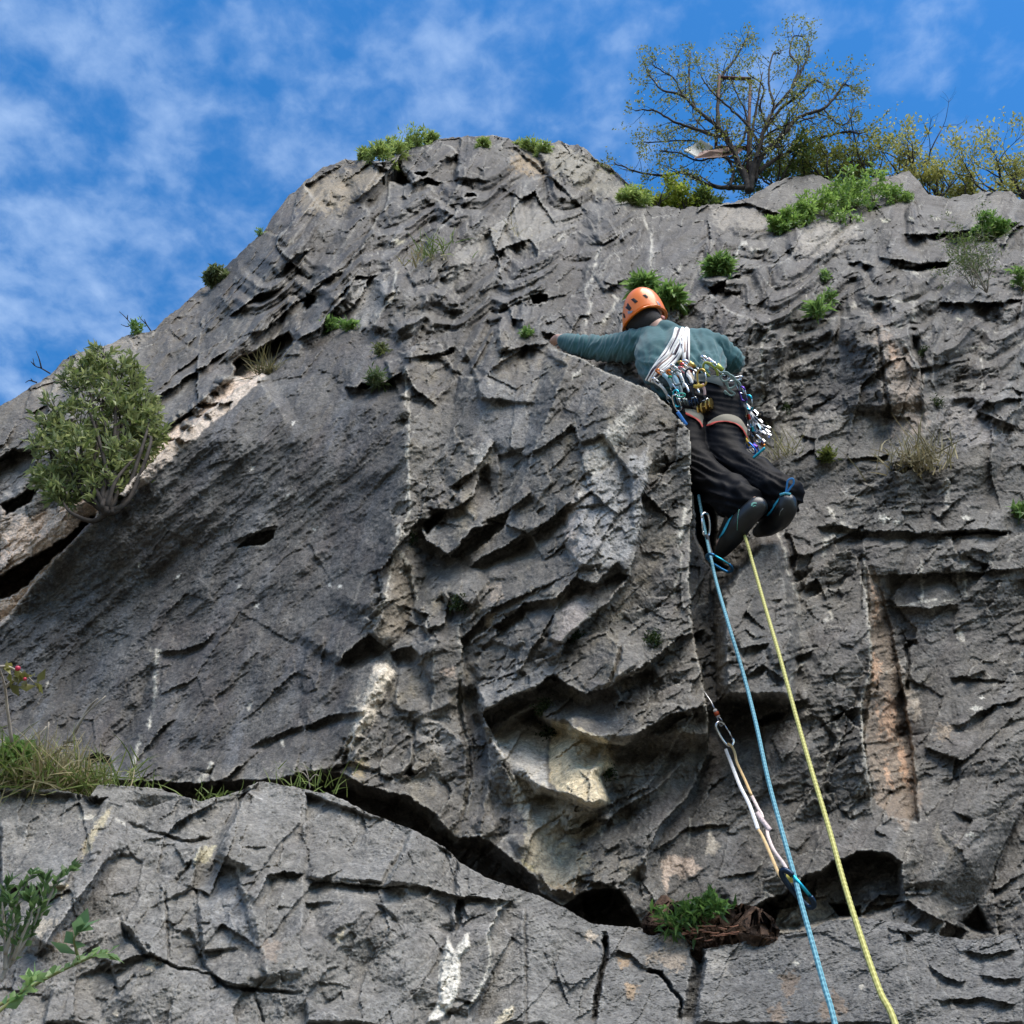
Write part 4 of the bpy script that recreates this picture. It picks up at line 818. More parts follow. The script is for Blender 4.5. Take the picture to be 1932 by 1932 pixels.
def blades(name, base, n, h, spread, rs, ca, cb, lean=(0, 0, 0), w=.004, rad_=.03, parent=None):
    """grass: curved tapering blades"""
    b = base + rs.normal(size=(n, 3)) * np.array([rad_, rad_ * .7, rad_ * .3]); d = rs.normal(size=(n, 3)) * spread + np.array([0, 0, 1.0]) + np.array(lean); d /= np.linalg.norm(d, axis=1, keepdims=True)
    H = h * rs.uniform(.4, 1.15, n)[:, None]; side = np.cross(d, rs.normal(size=(n, 3))); side /= np.linalg.norm(side, axis=1, keepdims=True)
    dr = rs.normal(size=(n, 3)) * .35; dr[:, 2] = -rs.uniform(.1, .7, n); k = []
    for t, ww in ((0, 1), (.35, .9), (.7, .6), (1, .05)):
        c = b + d * H * t + dr * H * t * t * .6; k += [c - side * w * ww, c + side * w * ww]
    v = np.stack(k, 1); q = (np.arange(n) * 8)[:, None]; f = np.concatenate([q + np.array([[0, 1, 3, 2]]), q + np.array([[2, 3, 5, 4]]), q + np.array([[4, 5, 7, 6]])])
    me = mesh_np(name, v.reshape(-1, 3), f); a = me.attributes.new('tone', 'FLOAT_COLOR', 'POINT'); c = np.ones((n, 8, 4), np.float32); c[:, :, :3] = tones(rs, n, ca, cb)[:, None, :]
    a.data.foreach_set('color', c.ravel()); return tag(link(name, me, parent, M_GRASS), kind='stuff')

def branchy(rs, base, d0, length, r0, depth, spread=.6, up=.15, nseg=5, nchild=3, ratio=.62, segs=None, tips=None, wander=.18):
    """random branching; fills segs [(pts, radii)] and tips [(pos, dir)]"""
    p = np.array(base, float); d = np.array(d0, float); d /= np.linalg.norm(d); pts = [p.copy()]; step = length / nseg
    kids = []
    for i in range(nseg):
        d = d + rs.normal(size=3) * wander + np.array([0, 0, up * .4]); d /= np.linalg.norm(d); p = p + d * step; pts.append(p.copy())
        if i >= 1: kids.append((p.copy(), d.copy(), i / nseg))
        if depth <= 1: tips.append((p.copy(), d.copy()))
    r = np.linspace(r0, r0 * .5, len(pts)); segs.append((np.array(pts), r)); tips.append((p.copy(), d.copy()))
    if depth <= 0: return
    for k in range(nchild):
        q, dd, t = kids[rs.randint(len(kids))] if k else kids[-1]
        nd = dd + rs.normal(size=3) * spread; nd[2] += up; branchy(rs, q, nd, length * ratio * rs.uniform(.7, 1.2), r0 * (1 - .5 * t) * .6, depth - 1, spread, up, max(3, nseg - 1), nchild, ratio, segs, tips, wander)
def wood(segs, name, m, parent, seg=5):
    b = MB()
    for pts, r in segs: b.tube(pts, r, seg if r[0] > .006 else 3, True)
    return b.build(name, m, parent)
def shrub(name, label, cat, base, H, lean, rs, n_stem=5, depth=3, leaf=(.05, .018), per=5, ca=(.05, .085, .02), cb=(.10, .14, .04), r0=.012, spread=.5, up=.25, group=None, bark=None, jitter=.02, ratio=.62, nchild=3, fan=.45, bend=.25):
    root = empty(name, Vector(base), label, cat, group); segs = []; tips = []
    for i in range(n_stem):
        d = np.array(lean, float) + np.array([0, 0, 1]) + rs.normal(size=3) * fan; branchy(rs, base, d, H * .5 * rs.uniform(.75, 1.1), r0, depth, spread, up, 5, nchild, ratio, segs, tips)
    wood(segs, 'stem', bark or M_BARK, root)
    P_ = np.array([t[0] for t in tips]); D = np.array([t[1] for t in tips]); P_ = np.repeat(P_, per, 0); D = np.repeat(D, per, 0)
    P_ = P_ + rs.normal(size=P_.shape) * jitter; D = D + rs.normal(size=D.shape) * .75
    leaves_mesh('foliage', P_, D, leaf[0], leaf[1], tones(rs, len(P_), ca, cb), rs, bend, root)
    return root
def PX(k, x, y, R):
    q = tr(k, [(x, y)])[0]; return W(q[0], q[1], R)

# ================================================================== ropes and protection on the wall
def rope_material(name, c1, c2):
    m = bpy.data.materials.new(name); m.use_nodes = True; nt = m.node_tree; N = nt.nodes; L = nt.links; b = N['Principled BSDF']; b.inputs['Roughness'].default_value = .7
    at = N.new('ShaderNodeAttribute'); at.attribute_name = 'weave'; mx = N.new('ShaderNodeMix'); mx.data_type = 'RGBA'; mx.inputs[6].default_value = (*c1, 1); mx.inputs[7].default_value = (*c2, 1)
    L.new(at.outputs['Fac'], mx.inputs[0]); L.new(mx.outputs[2], b.inputs['Base Color']); return m
def rope(pts, r, m, parent, name='sheath', pitch=.030, ns=12, twist=3):
    """braided rope: raised diagonal strands and a two-tone weave"""
    p = np.asarray(pts, float); seglen = np.linalg.norm(np.diff(p, axis=0), axis=1); s = np.concatenate([[0], np.cumsum(seglen)]); n = int(s[-1] / .0035) + 2
    t = np.linspace(0, s[-1], n); q = np.stack([np.interp(t, s, p[:, i]) for i in range(3)], 1); v, f = tube_np(q, r, ns)
    a = np.tile(np.arange(ns) / ns, n); tt = np.repeat(t, ns); w1 = np.sin(2 * np.pi * (a * twist + tt / pitch)); w2 = np.sin(2 * np.pi * (a * twist - tt / pitch))
    cen = np.repeat(q, ns, 0); w = w1 * w2; v = cen + (v - cen) * (1 + .10 * w)[:, None]
    me = bpy.data.meshes.new(name); me.from_pydata([tuple(x) for x in v], [], f); me.update(); smooth(me)
    at = me.attributes.new('weave', 'FLOAT', 'POINT'); rs = np.random.RandomState(3); at.data.foreach_set('value', np.clip((w1 * w2) * 2.2 + .55 + rs.normal(size=len(v)) * .12, 0, 1).astype(np.float32))
    return link(name, me, parent, m)
def line3(a, b, n=40, sag=0.0):
    a = np.array(a); b = np.array(b); t = np.linspace(0, 1, n)[:, None]; q = a * (1 - t) + b * t; q[:, 2] -= (sag * 4 * t * (1 - t))[:, 0]; return q
M_BLUE = rope_material('blue rope', (.015, .10, .15), (.17, .40, .46)); M_YEL = rope_material('yellow rope', (.24, .22, .04), (.56, .53, .19))
RB = lambda y: 1 / (.270 + (y - 1055) * .000235)
blue_rope = empty('climbing_rope', V(1345, 1058, 3.7), 'pale blue braided rope running down from the carabiner beside the left shoe', 'rope', 'the climber\'s two ropes')
pb = [W(1318, 935, 3.98), W(1326, 980, 3.9), W(1334, 1020, 3.78), W(1342, 1056, 3.68)] 
kx = [(1342,1056),(1352,1100),(1375,1180),(1402,1270),(1425,1360),(1449,1470),(1473,1560),(1498,1650),(1512,1705),(1530,1770),(1555,1860),(1577,1940)]
pb += [W(x, y, min(RB(y), R_at(x, y) - .05)) for x, y in kx[1:]]; pb += [W(1640, 2250, 1.9), np.array([.62, .95, .35]), np.array([.55, .9, .03])]
rope(catmull(pb, 8), .0055, M_BLUE, blue_rope)
yel_rope = empty('climbing_rope', V(1408, 1020, 3.75), 'yellow braided rope running down from below the right shoe, right of the blue rope', 'rope', 'the climber\'s two ropes')
py_ = [W(1395, 985, 4.0), W(1408, 1020, 3.74)] + [W(x, y, min(RB(y) - .04, R_at(x, y) - .05)) for x, y in [(1420,1062),(1445,1150),(1470,1235),(1500,1345),(1530,1450),(1563,1560),(1592,1665),(1625,1770),(1660,1870),(1693,1945)]] + [W(1770, 2250, 1.9), np.array([.85, .98, .35]), np.array([.95, .9, .03])]
rope(catmull(py_, 8), .0055, M_YEL, yel_rope)
M_STEEL = mat('polished alloy', (.72, .73, .75), .25, 1.0, var=.1); M_DARKMET = mat('dark anodised alloy', (.03, .045, .07), .3, 1.0); M_TEAL = mat('teal anodised alloy', (.03, .42, .55), .3, .9)
M_GREENM = mat('green anodised alloy', (.03, .38, .20), .3, .9); M_REDM = mat('red anodised alloy', (.55, .05, .04), .3, .9); M_GOLD = mat('gold anodised alloy', (.62, .42, .12), .3, .95); M_ORM = mat('orange anodised alloy', (.75, .22, .04), .32, .8); M_PURP = mat('purple anodised alloy', (.16, .08, .42), .3, .9); M_BLUEM = mat('blue anodised alloy', (.04, .16, .60), .3, .9); M_LBL = mat('pale blue nylon', (.26, .42, .50), .75, var=.1); M_WHITE = mat('white nylon', (.74, .72, .69), .75, var=.12, scale=90)
M_ORN = mat('orange nylon', (.70, .47, .22), .75, var=.15, scale=90); M_PINK = mat('pink nylon', (.74, .60, .54), .75, var=.2, scale=90); M_YELN = mat('yellow nylon', (.72, .50, .08), .75, var=.1); M_BLACKN = mat('black nylon', (.02, .02, .025), .7, var=.2); M_GREYN = mat('grey nylon', (.20, .25, .26), .75, var=.1)
M_GRN = mat('green nylon', (.05, .32, .14), .7, var=.1); M_REDN = mat('red nylon', (.55, .05, .06), .7, var=.1); M_WIRE = mat('steel wire', (.45, .46, .48), .35, 1.0)

def carabiner(root, c, ax_long, ax_side, L=.10, Wd=.055, r=.0045, body=None, gate=None, gate_name='gate'):
    """D-shaped loop: body tube open on one side, closed by a gate"""
    c = np.array(c); a = np.array(ax_long); a = a / np.linalg.norm(a); s = np.array(ax_side); s = s - a * np.dot(s, a); s = s / np.linalg.norm(s)
    g = lambda t, u: c + a * t * L * .5 + s * u * Wd * .5
    body_pts = [g(.62, .92), g(.86, .72), g(1, .2), g(.96, -.4), g(.8, -.8), g(.3, -.96), g(-.3, -.92), g(-.8, -.66), g(-.98, -.2), g(-.96, .35), g(-.78, .78), g(-.55, .92)]
    MB().tube(catmull(body_pts, 4), r, 8).build('frame', body or M_STEEL, root)
    MB().tube([g(.66, .93), g(.0, 1.0), g(-.6, .93)], r * .62, 7).build(gate_name, gate or M_STEEL, root)
def vis(k, x, y):  # camera-facing axes at a point: right, up, towards camera
    q = tr(k, [(x, y)])[0]; d = ray(q[0], q[1]); r = np.array([1., 0, 0]); r -= d * np.dot(r, d); r /= np.linalg.norm(r); u = np.cross(r, d); return r, u, -d
def ax2(k, x, y, ang, roll=.0):
    r, u, n = vis(k, x, y); a = math.radians(ang); lo = r * math.cos(a) + u * math.sin(a); si = -r * math.sin(a) + u * math.cos(a); si = si * math.cos(roll) + n * math.sin(roll); return lo, si

TRS = lambda x, y: (1309.7 + x * .21494, 1309.7 + y * .21494)
def SP(x, y, R): q = TRS(x, y); return W(q[0], q[1], R)
# wired nut with its long extender
w = empty('wired_nut', Vector(SP(60, -60, 3.36)), 'wired nut with a red band, lodged in the crack below the arete', 'wired nut')
MB().tube([SP(40, -110, 3.42), SP(100, 0, 3.34), SP(150, 70, 3.31), SP(185, 145, 3.28)], .0035, 6).tube(catmull([SP(205, 190, 3.27), SP(240, 225, 3.26), SP(250, 265, 3.26), SP(232, 280, 3.26), SP(214, 240, 3.26), SP(200, 190, 3.27)], 4), .0022, 5).build('wire', M_WIRE, w)
MB().tube([SP(183, 140, 3.275), SP(190, 158, 3.27)], .0065, 8).tube([SP(206, 184, 3.27), SP(212, 206, 3.268)], .0065, 8).build('sleeve', M_WHITE, w)
MB().tube([SP(190, 156, 3.27), SP(206, 186, 3.27)], .008, 8).build('band', mat('red plastic', (.6, .10, .03), .5), w)
MB().box(SP(30, -125, 3.43), ax2('F', 1320, 1290, 70) + (vis('F', 1320, 1290)[2],), (.012, .009, .008)).build('wedge', M_STEEL, w)
q = empty('carabiner', Vector(SP(265, 350, 3.22)), 'silver wiregate carabiner hanging from the wired nut, at the top of the long sling', 'carabiner', 'carabiners on the wall')
lo, si = ax2('F', 1366, 1385, 118, .5); carabiner(q, SP(268, 352, 3.22), lo, -si, .078, .034, .0044, M_STEEL, M_STEEL)
sl = empty('sling', Vector(SP(290, 450, 3.2)), 'long thin white and orange extender sling stretched down to the blue rope', 'sling')
def strap(pts, w, th, m, name, parent, k=('F', 1400, 1500)):
    pts = catmull(pts, 5); n = len(pts); b = MB(); r, u, nn = vis(*k); t = np.gradient(pts, axis=0); v = []
    for i in range(n):
        s_ = np.cross(t[i], nn); s_ /= np.linalg.norm(s_); 
        for a_, c_ in ((-1, -1), (1, -1), (1, 1), (-1, 1)): v.append(pts[i] + s_ * w * .5 * a_ + nn * th * .5 * c_)
    f = [(i * 4 + j, i * 4 + (j + 1) % 4, i * 4 + 4 + (j + 1) % 4, i * 4 + 4 + j) for i in range(n - 1) for j in range(4)] + [(3, 2, 1, 0), (n * 4 - 4, n * 4 - 3, n * 4 - 2, n * 4 - 1)]
    return b.add(v, f).build(name, m, parent)
def srp(pts, R0, R1):
    n = len(pts); ys = [p[1] for p in pts]; return [SP(x, y, 1 / (1 / R0 + (1 / R1 - 1 / R0) * (y - ys[0]) / (ys[-1] - ys[0]))) for x, y in pts]
strap(srp([(275,480),(330,620),(400,800),(480,960),(535,1110),(560,1185)], 3.2, 2.74), .0095, .003, M_WHITE, 'white_strand', sl)
strap(srp([(560,1185),(600,1250),(680,1430),(740,1570),(795,1645)], 2.74, 2.46), .0075, .004, M_ORN, 'orange_strand', sl)
strap(srp([(575,1200),(615,1275),(650,1350)], 2.73, 2.64), .006, .006, M_WHITE, 'white_strand', sl)
strap(srp([(292,432),(335,465),(360,530),(375,600),(440,740),(505,890)], 3.2, 2.95), .0075, .003, M_ORN, 'orange_strand', sl)
strap(srp([(505,890),(560,1000),(590,1050),(600,1085)], 2.95, 2.85), .0085, .003, M_PINK, 'pink_strand', sl)
strap(srp([(548,1035),(600,1110),(668,1195)], 2.86, 2.78), .012, .005, mat('stitched tape', (.62, .50, .48), .8, var=.4, scale=300), 'bar_tack', sl)
strap(srp([(640,1180),(650,1250),(700,1370),(780,1480),(815,1545),(845,1610)], 2.8, 2.46), .008, .004, M_PINK, 'pink_strand', sl)
MB().tube([SP(838, 1590, 2.46), SP(856, 1630, 2.45)], .0085, 8).build('rubber_keeper', mat('yellow rubber', (.75, .62, .12), .6), sl)
q = empty('carabiner', Vector(SP(900, 1700, 2.42)), 'black and teal carabiner clipping the blue rope at the lower end of the sling', 'carabiner', 'carabiners on the wall')
lo, si = ax2('F', 1503, 1677, -52, .55); carabiner(q, SP(905, 1705, 2.42), lo, si, .092, .026, .0065, M_DARKMET, M_TEAL)
# upper runner beside the shoes
q = empty('carabiner', V(1352, 1060, 3.66), 'blue carabiner on the blue rope under the left toe', 'carabiner', 'carabiners on the wall')
lo, si = ax2('F', 1355, 1060, -32, 1.0); carabiner(q, W(1357, 1062, 3.67), lo, si, .10, .055, .005, mat('deep blue alloy', (.02, .12, .25), .25, .9), M_TEAL)
q = empty('carabiner', V(1330, 985, 3.78), 'small silver carabiner in the shade between arete and left shoe', 'carabiner', 'carabiners on the wall')
lo, si = ax2('F', 1331, 985, 95, .8); carabiner(q, W(1332, 990, 3.80), lo, si, .085, .04, .004, M_STEEL, M_STEEL)
q = empty('sling', V(1335, 1010, 3.8), 'short dark sling joining the silver carabiner and the blue one', 'sling')
strap([W(1334, 1008, 3.79), W(1338, 1030, 3.76), W(1345, 1052, 3.70)], .011, .004, M_BLACKN, 'tape', q)
# ================================================================== the climber
from mathutils.bvhtree import BVHTree
climber = empty('person', Vector(PX('P', 1350, 1500, 3.95)), 'climber in orange helmet, teal fleece and black trousers spread against the rock', 'person')
M_SHIRT = mat('teal fleece', (.046, .118, .128), .95, var=.16, scale=14, bump=.004, sheen=.25, spec=.15); M_TROU = mat('black trousers', (.0035, .0035, .005), .6, var=.3, scale=10, bump=.002, spec=.08, sheen=.0)
M_SKIN = mat('skin', (.50, .29, .21), .55, var=.08, scale=40); M_HAIR = mat('dark hair', (.018, .014, .012), .7, var=.4, scale=160, bump=.004, stretch=((1, 1, 6), (0, 0, 0)))
M_SHOE = mat('black shoe rubber', (.006, .007, .008), .36, var=.3, scale=30, spec=.5); M_TEALP = mat('teal shoe fabric', (.02, .30, .42), .6, var=.1)
def blob(tubes, name, m, parent, voxel=.009, it=6, fold=None):
    """union of tapering limbs grown into one continuous skin (voxel remesh, smoothed)"""
    b = MB()
    for t in tubes:
        pts = catmull([PX('P', x, y, R) for x, y, R, r in t], 5); rr = np.interp(np.linspace(0, 1, len(pts)), np.linspace(0, 1, len(t)), [r for *_, r in t])
        b.tube(pts, rr, 16)
        for e, r in ((pts[0], rr[0]), (pts[-1], rr[-1])):
            bm = bmesh.new(); bmesh.ops.create_icosphere(bm, subdivisions=3, radius=r * .99, matrix=Matrix.Translation(Vector(e))); b.add([v.co[:] for v in bm.verts], [[v.index for v in f.verts] for f in bm.faces]); bm.free()
    me = bpy.data.meshes.new(name + ' raw'); me.from_pydata([tuple(p) for p in np.concatenate(b.v)], [], b.f); me.update()
    o = bpy.data.objects.new('tmp', me); COL.objects.link(o)
    md = o.modifiers.new('r', 'REMESH'); md.mode = 'VOXEL'; md.voxel_size = voxel; s_ = o.modifiers.new('s', 'SMOOTH'); s_.factor = .6; s_.iterations = it
    dg = bpy.context.evaluated_depsgraph_get(); ev = o.evaluated_get(dg); out = bpy.data.meshes.new_from_object(ev); bpy.data.objects.remove(o)
    if fold:
        n = len(out.vertices); co = np.empty(n * 3, np.float32); out.vertices.foreach_get('co', co); no = np.empty(n * 3, np.float32); out.vertices.foreach_get('normal', no)
        co = co.reshape(-1, 3).astype(float); no = no.reshape(-1, 3); co = co + no * fold(co)[:, None]; out.vertices.foreach_set('co', co.astype(np.float32).ravel()); out.update()
    out.name = name; smooth(out); out.materials.clear(); return link(name, out, parent, m)
def toscreen(co):
    d = co - CAM; z = d @ FW; return CX + F * (d[:, 0] / z), CX - F * (d @ UP) / z
def toP(co): x, y = toscreen(co); return (x - 1022.2) / .2977, (y - 523.9) / .2977
def ridged(n): return 1 - np.abs(n) * 2
def folds_shirt(co):
    x, y = toP(co); h = np.zeros(len(co))
    # creases fan out from the harness at the waist over the lower back
    for (cx, cy, a0, a1, n, amp, rng) in ((1120, 700, 0, 0, 22, .015, 360), (700, 700, 0, 0, 16, .010, 280)):
        dx = x - cx; dy = y - cy; r = np.hypot(dx, dy); th = np.arctan2(-dy, dx); w = np.exp(-(r / rng) ** 2) * (r > 30)
        h += amp * ridged(perlin(th * n / 6.28 * 2 + 3, r / 190 + 5, 12)) * w
    # sleeve creases across the arms
    wl = sstep(640, 560, x); h += .0085 * ridged(perlin(x / 26 + y / 60, y / 120 + 3, 13)) * wl * sstep(90, 200, x)
    wr = sstep(1080, 1130, x); h += .005 * ridged(perlin(x / 30 - y / 70, y / 90, 14)) * wr
    h += .006 * ridged(perlin((x + y * .8) / 150, (y - x * .35) / 42, 16)) * sstep(400, 560, y) * sstep(560, 660, x) * sstep(1120, 1040, x)
    h += .004 * perlin(x / 60, y / 60, 15); h -= .004 * np.exp(-((x - (628 - (y - 330) * .25)) / 5) ** 2) * (y < 560) * (y > 320)
    return h
def folds_trou(co):
    x, y = toP(co); h = .005 * perlin(x / 120, y / 90, 22); u = (x * .80 + y * .6); v = (-x * .6 + y * .80)
    h += .012 * ridged(perlin(u / 260 + 2, v / 44 + u / 300, 23)) * sstep(1020, 1180, y) + .0035 * ridged(perlin(x / 260 + 9, y / 44 - x / 200, 24)) * sstep(1180, 1000, y)
    h += .008 * ridged(perlin(u / 120 + 2, v / 70 + 8, 25)) * sstep(1200, 1330, y)
    return h
# body: head, neck, arms with hands, trunk and legs as one surface, under the clothes
fing = []
hx, hy, hR = 118, 388, 5.40
for i, (a, L1) in enumerate(((-8, 60), (6, 68), (20, 64), (34, 52))):
    ca, sa = math.cos(math.radians(180 + a)), math.sin(math.radians(180 + a)); x0, y0 = hx + 2, hy - 14 + i * 13
    fing.append([(x0, y0, hR, .0105), (x0 + ca * L1 * .45, y0 - 5, hR + .02, .0098), (x0 + ca * L1 * .75, y0 + 4, hR + .035, .009), (x0 + ca * L1, y0 + 17, hR + .04, .0075)])
fing.append([(hx + 20, hy + 18, hR - .01, .012), (hx + 2, hy + 42, hR - .01, .0105), (hx - 18, hy + 56, hR, .0085)])
rf = [[(1128 + i * 9, 430, 5.28, .010), (1124 + i * 10, 405, 5.33, .0095), (1124 + i * 10, 392, 5.38, .008)] for i in range(4)] + [[(1160, 450, 5.26, .011), (1180, 432, 5.30, .009)]]
blob([[(640, 235, 5.12, .080), (655, 215, 5.10, .085)], [(660, 262, 5.06, .058), (720, 320, 5.0, .056), (780, 380, 4.96, .06)], [(620, 262, 5.17, .05), (590, 262, 5.2, .035)],
      [(800, 430, 4.95, .07), (880, 560, 4.78, .085), (960, 700, 4.60, .09), (1040, 790, 4.5, .09)],
      [(660, 415, 4.97, .055), (540, 440, 5.04, .048), (390, 452, 5.18, .040), (250, 428, 5.30, .034), (150, 402, 5.38, .027)], [(150, 400, 5.38, .026), (128, 392, 5.395, .030)], 
      [(1060, 440, 4.90, .055), (1185, 530, 4.88, .038), (1165, 490, 5.08, .036), (1140, 450, 5.24, .028)], [(1140, 450, 5.24, .027), (1140, 435, 5.27, .032)],
      [(1120, 810, 4.47, .085), (1155, 990, 4.31, .075), (1160, 1130, 4.22, .06), (1330, 1240, 4.09, .055), (1530, 1400, 3.9, .042), (1540, 1440, 3.88, .036), (1440, 1560, 3.94, .032)],
      [(970, 810, 4.47, .085), (945, 1000, 4.33, .072), (955, 1140, 4.2, .06), (1130, 1330, 4.0, .055), (1290, 1440, 3.86, .042), (1350, 1460, 3.83, .036), (1150, 1690, 3.86, .028)]] + fing + rf,
     'body', M_SKIN, climber, .0075, 3)
shirt = blob([[(715, 432, 4.94, .088), (735, 520, 4.82, .098), (790, 620, 4.70, .084), (860, 700, 4.60, .088)], [(985, 440, 4.91, .088), (1020, 520, 4.80, .090), (1040, 620, 4.68, .082), (1050, 700, 4.58, .085)],
      [(850, 425, 4.94, .092), (880, 530, 4.79, .112), (915, 650, 4.66, .098), (950, 710, 4.60, .09)], [(715, 432, 5.02, .085), (850, 440, 5.05, .085), (975, 442, 5.0, .082)], [(790, 560, 4.93, .09), (980, 560, 4.90, .085)],
      [(705, 362, 5.0, .060), (770, 352, 4.98, .062), (820, 375, 4.95, .066)],
      [(690, 415, 4.96, .080), (600, 425, 5.0, .074), (540, 442, 5.05, .072), (390, 450, 5.18, .062), (250, 433, 5.29, .054), (165, 412, 5.36, .043), (138, 404, 5.375, .038)],
      [(1010, 430, 4.9, .080), (1090, 460, 4.88, .074), (1155, 505, 4.87, .064), (1198, 535, 4.87, .054), (1185, 505, 5.02, .052), (1150, 465, 5.18, .040)]],
     'fleece_top', M_SHIRT, climber, .0065, 8, folds_shirt)
trousers = blob([[(985, 755, 4.53, .098), (1075, 745, 4.53, .100)], [(985, 690, 4.60, .085), (1055, 690, 4.59, .088)], [(970, 810, 4.45, .098), (950, 900, 4.40, .086), (945, 1000, 4.32, .078), (950, 1130, 4.21, .074), (1010, 1240, 4.11, .074), (1130, 1330, 4.0, .070), (1220, 1405, 3.91, .072), (1275, 1442, 3.87, .069)],
      [(1125, 800, 4.45, .112), (1150, 880, 4.39, .096), (1158, 990, 4.31, .086), (1165, 1110, 4.22, .078), (1230, 1190, 4.15, .074), (1330, 1245, 4.08, .072), (1440, 1330, 3.97, .074), (1520, 1390, 3.91, .069)], [(1190, 1400, 3.93, .05), (1180, 1450, 3.92, .035)]],
      'trousers', M_TROU, climber, .0065, 7, folds_trou)
shoeL = blob([[(1366, 1452, 3.80, .038), (1325, 1490, 3.79, .039), (1262, 1560, 3.80, .041), (1205, 1640, 3.82, .041), (1150, 1720, 3.85, .029), (1112, 1768, 3.88, .017)], [(1310, 1432, 3.84, .036), (1225, 1525, 3.86, .037), (1160, 1650, 3.88, .030)]], 'shoe', M_SHOE, climber, .006, 5)
shoeR = blob([[(1552, 1430, 3.83, .038), (1545, 1470, 3.83, .040), (1505, 1530, 3.86, .041), (1430, 1580, 3.92, .036), (1368, 1612, 3.97, .022)], [(1500, 1420, 3.88, .038), (1420, 1500, 3.95, .036)]], 'shoe', M_SHOE, climber, .006, 5)
def bvh(*os):
    vs_, fs = [], []
    for o in os:
        off = len(vs_); vs_ += [v.co[:] for v in o.data.vertices]; fs += [[i + off for i in p.vertices] for p in o.data.polygons]
    return BVHTree.FromPolygons(vs_, fs)
B_ALL = bvh(shirt, trousers); B_SH = bvh(shirt); B_TR = bvh(trousers); B_SL = bvh(shoeL); B_SR = bvh(shoeR)
def hit(k, x, y, tree, off=.003, default=None):
    q = tr(k, [(x, y)])[0]; d = ray(q[0], q[1]); h = tree.ray_cast(Vector(CAM), Vector(d), 20)
    if h[0] is None:
        if default is None:
            h2 = tree.find_nearest(Vector(W(q[0], q[1], 4.5))); return np.array(h2[0] + h2[1] * off)
        return W(q[0], q[1], default)
    return np.array(h[0] + h[1] * off)
def drape(name, m, parent, rowA, rowB, tree, off=.003, n=24, k='P', rows=5, thick=.003):
    """a strip laid over a surface between two lines"""
    A = catmull(np.array(rowA, float), 6); B = catmull(np.array(rowB, float), 6)
    f_ = lambda P_, t: np.array([np.interp(t, np.linspace(0, 1, len(P_)), P_[:, i]) for i in range(2)])
    v = []
    for i in range(n):
        for j in range(rows):
            s_ = j / (rows - 1); q = f_(A, i / (n - 1)) * (1 - s_) + f_(B, i / (n - 1)) * s_; v.append(hit(k, q[0], q[1], tree, off + thick * (1 if 0 < j < rows - 1 else .3)))
    f = [(i * rows + j, i * rows + j + 1, (i + 1) * rows + j + 1, (i + 1) * rows + j) for i in range(n - 1) for j in range(rows - 1)]
    return MB().add(v, f).build(name, m, parent)
# shoe trim
drape('side_panel', M_TEALP, shoeL, [(1262,1438),(1210,1500),(1175,1550),(1150,1605),(1125,1650)], [(1240,1470),(1200,1530),(1178,1580),(1156,1620),(1128,1652)], B_SL, .002, rows=3, k='P', thick=.001)
drape('side_panel', M_TEALP, shoeR, [(1508,1398),(1470,1440),(1440,1485),(1428,1512)], [(1500,1420),(1478,1455),(1455,1490),(1432,1514)], B_SR, .002, rows=3, thick=.001)
M_LOGO = mat('green print', (.10, .30, .24), .6)
drape('print', M_LOGO, shoeL, [(1326,1448),(1330,1432),(1345,1424),(1362,1428)], [(1334,1450),(1338,1440),(1348,1434),(1360,1436)], B_SL, .002, 8, rows=3, thick=.0005)
drape('print', M_LOGO, shoeL, [(1336,1452),(1346,1443),(1358,1444)], [(1340,1455),(1348,1449),(1356,1450)], B_SL, .002, 8, rows=3, thick=.0005)
MB().tube([hit('P', *p, B_SL, .001) for p in ((1252,1470),(1244,1510),(1240,1560),(1238,1600))], .0012, 5).build('seam', M_LOGO, shoeL)
MB().tube([hit('P', *p, B_SR, .001) for p in ((1530,1462),(1514,1480),(1506,1505))], .0012, 5).build('seam', mat('grey seam', (.2, .22, .22), .5), shoeR)
tabm = mat('blue webbing', (.03, .22, .55), .6)
tb = MB(); rr_, uu_, nn_ = vis('P', 1565, 1340)
c0 = hit('P', 1545, 1372, B_SR, .004); lp = [c0, c0 + rr_ * .004 + uu_ * .02, c0 + rr_ * .008 + uu_ * .045, c0 + rr_ * .024 + uu_ * .052, c0 + rr_ * .028 + uu_ * .036, c0 + rr_ * .016 + uu_ * .018, c0 + rr_ * .003]
strap(lp, .007, .002, tabm, 'pull_loop', shoeR, ('P', 1565, 1340)).location = Vector(shoeR.location) * 0 + Vector((0, 0, 0)) - Vector((0, 0, 0)) + (-climber.location - shoeR.location)
MB().tube([c0 - rr_ * .02 - uu_ * .006, c0, c0 + rr_ * .018 - uu_ * .004], .005, 6).build('tab_base', mat('pale blue webbing', (.10, .45, .60), .6), shoeR)
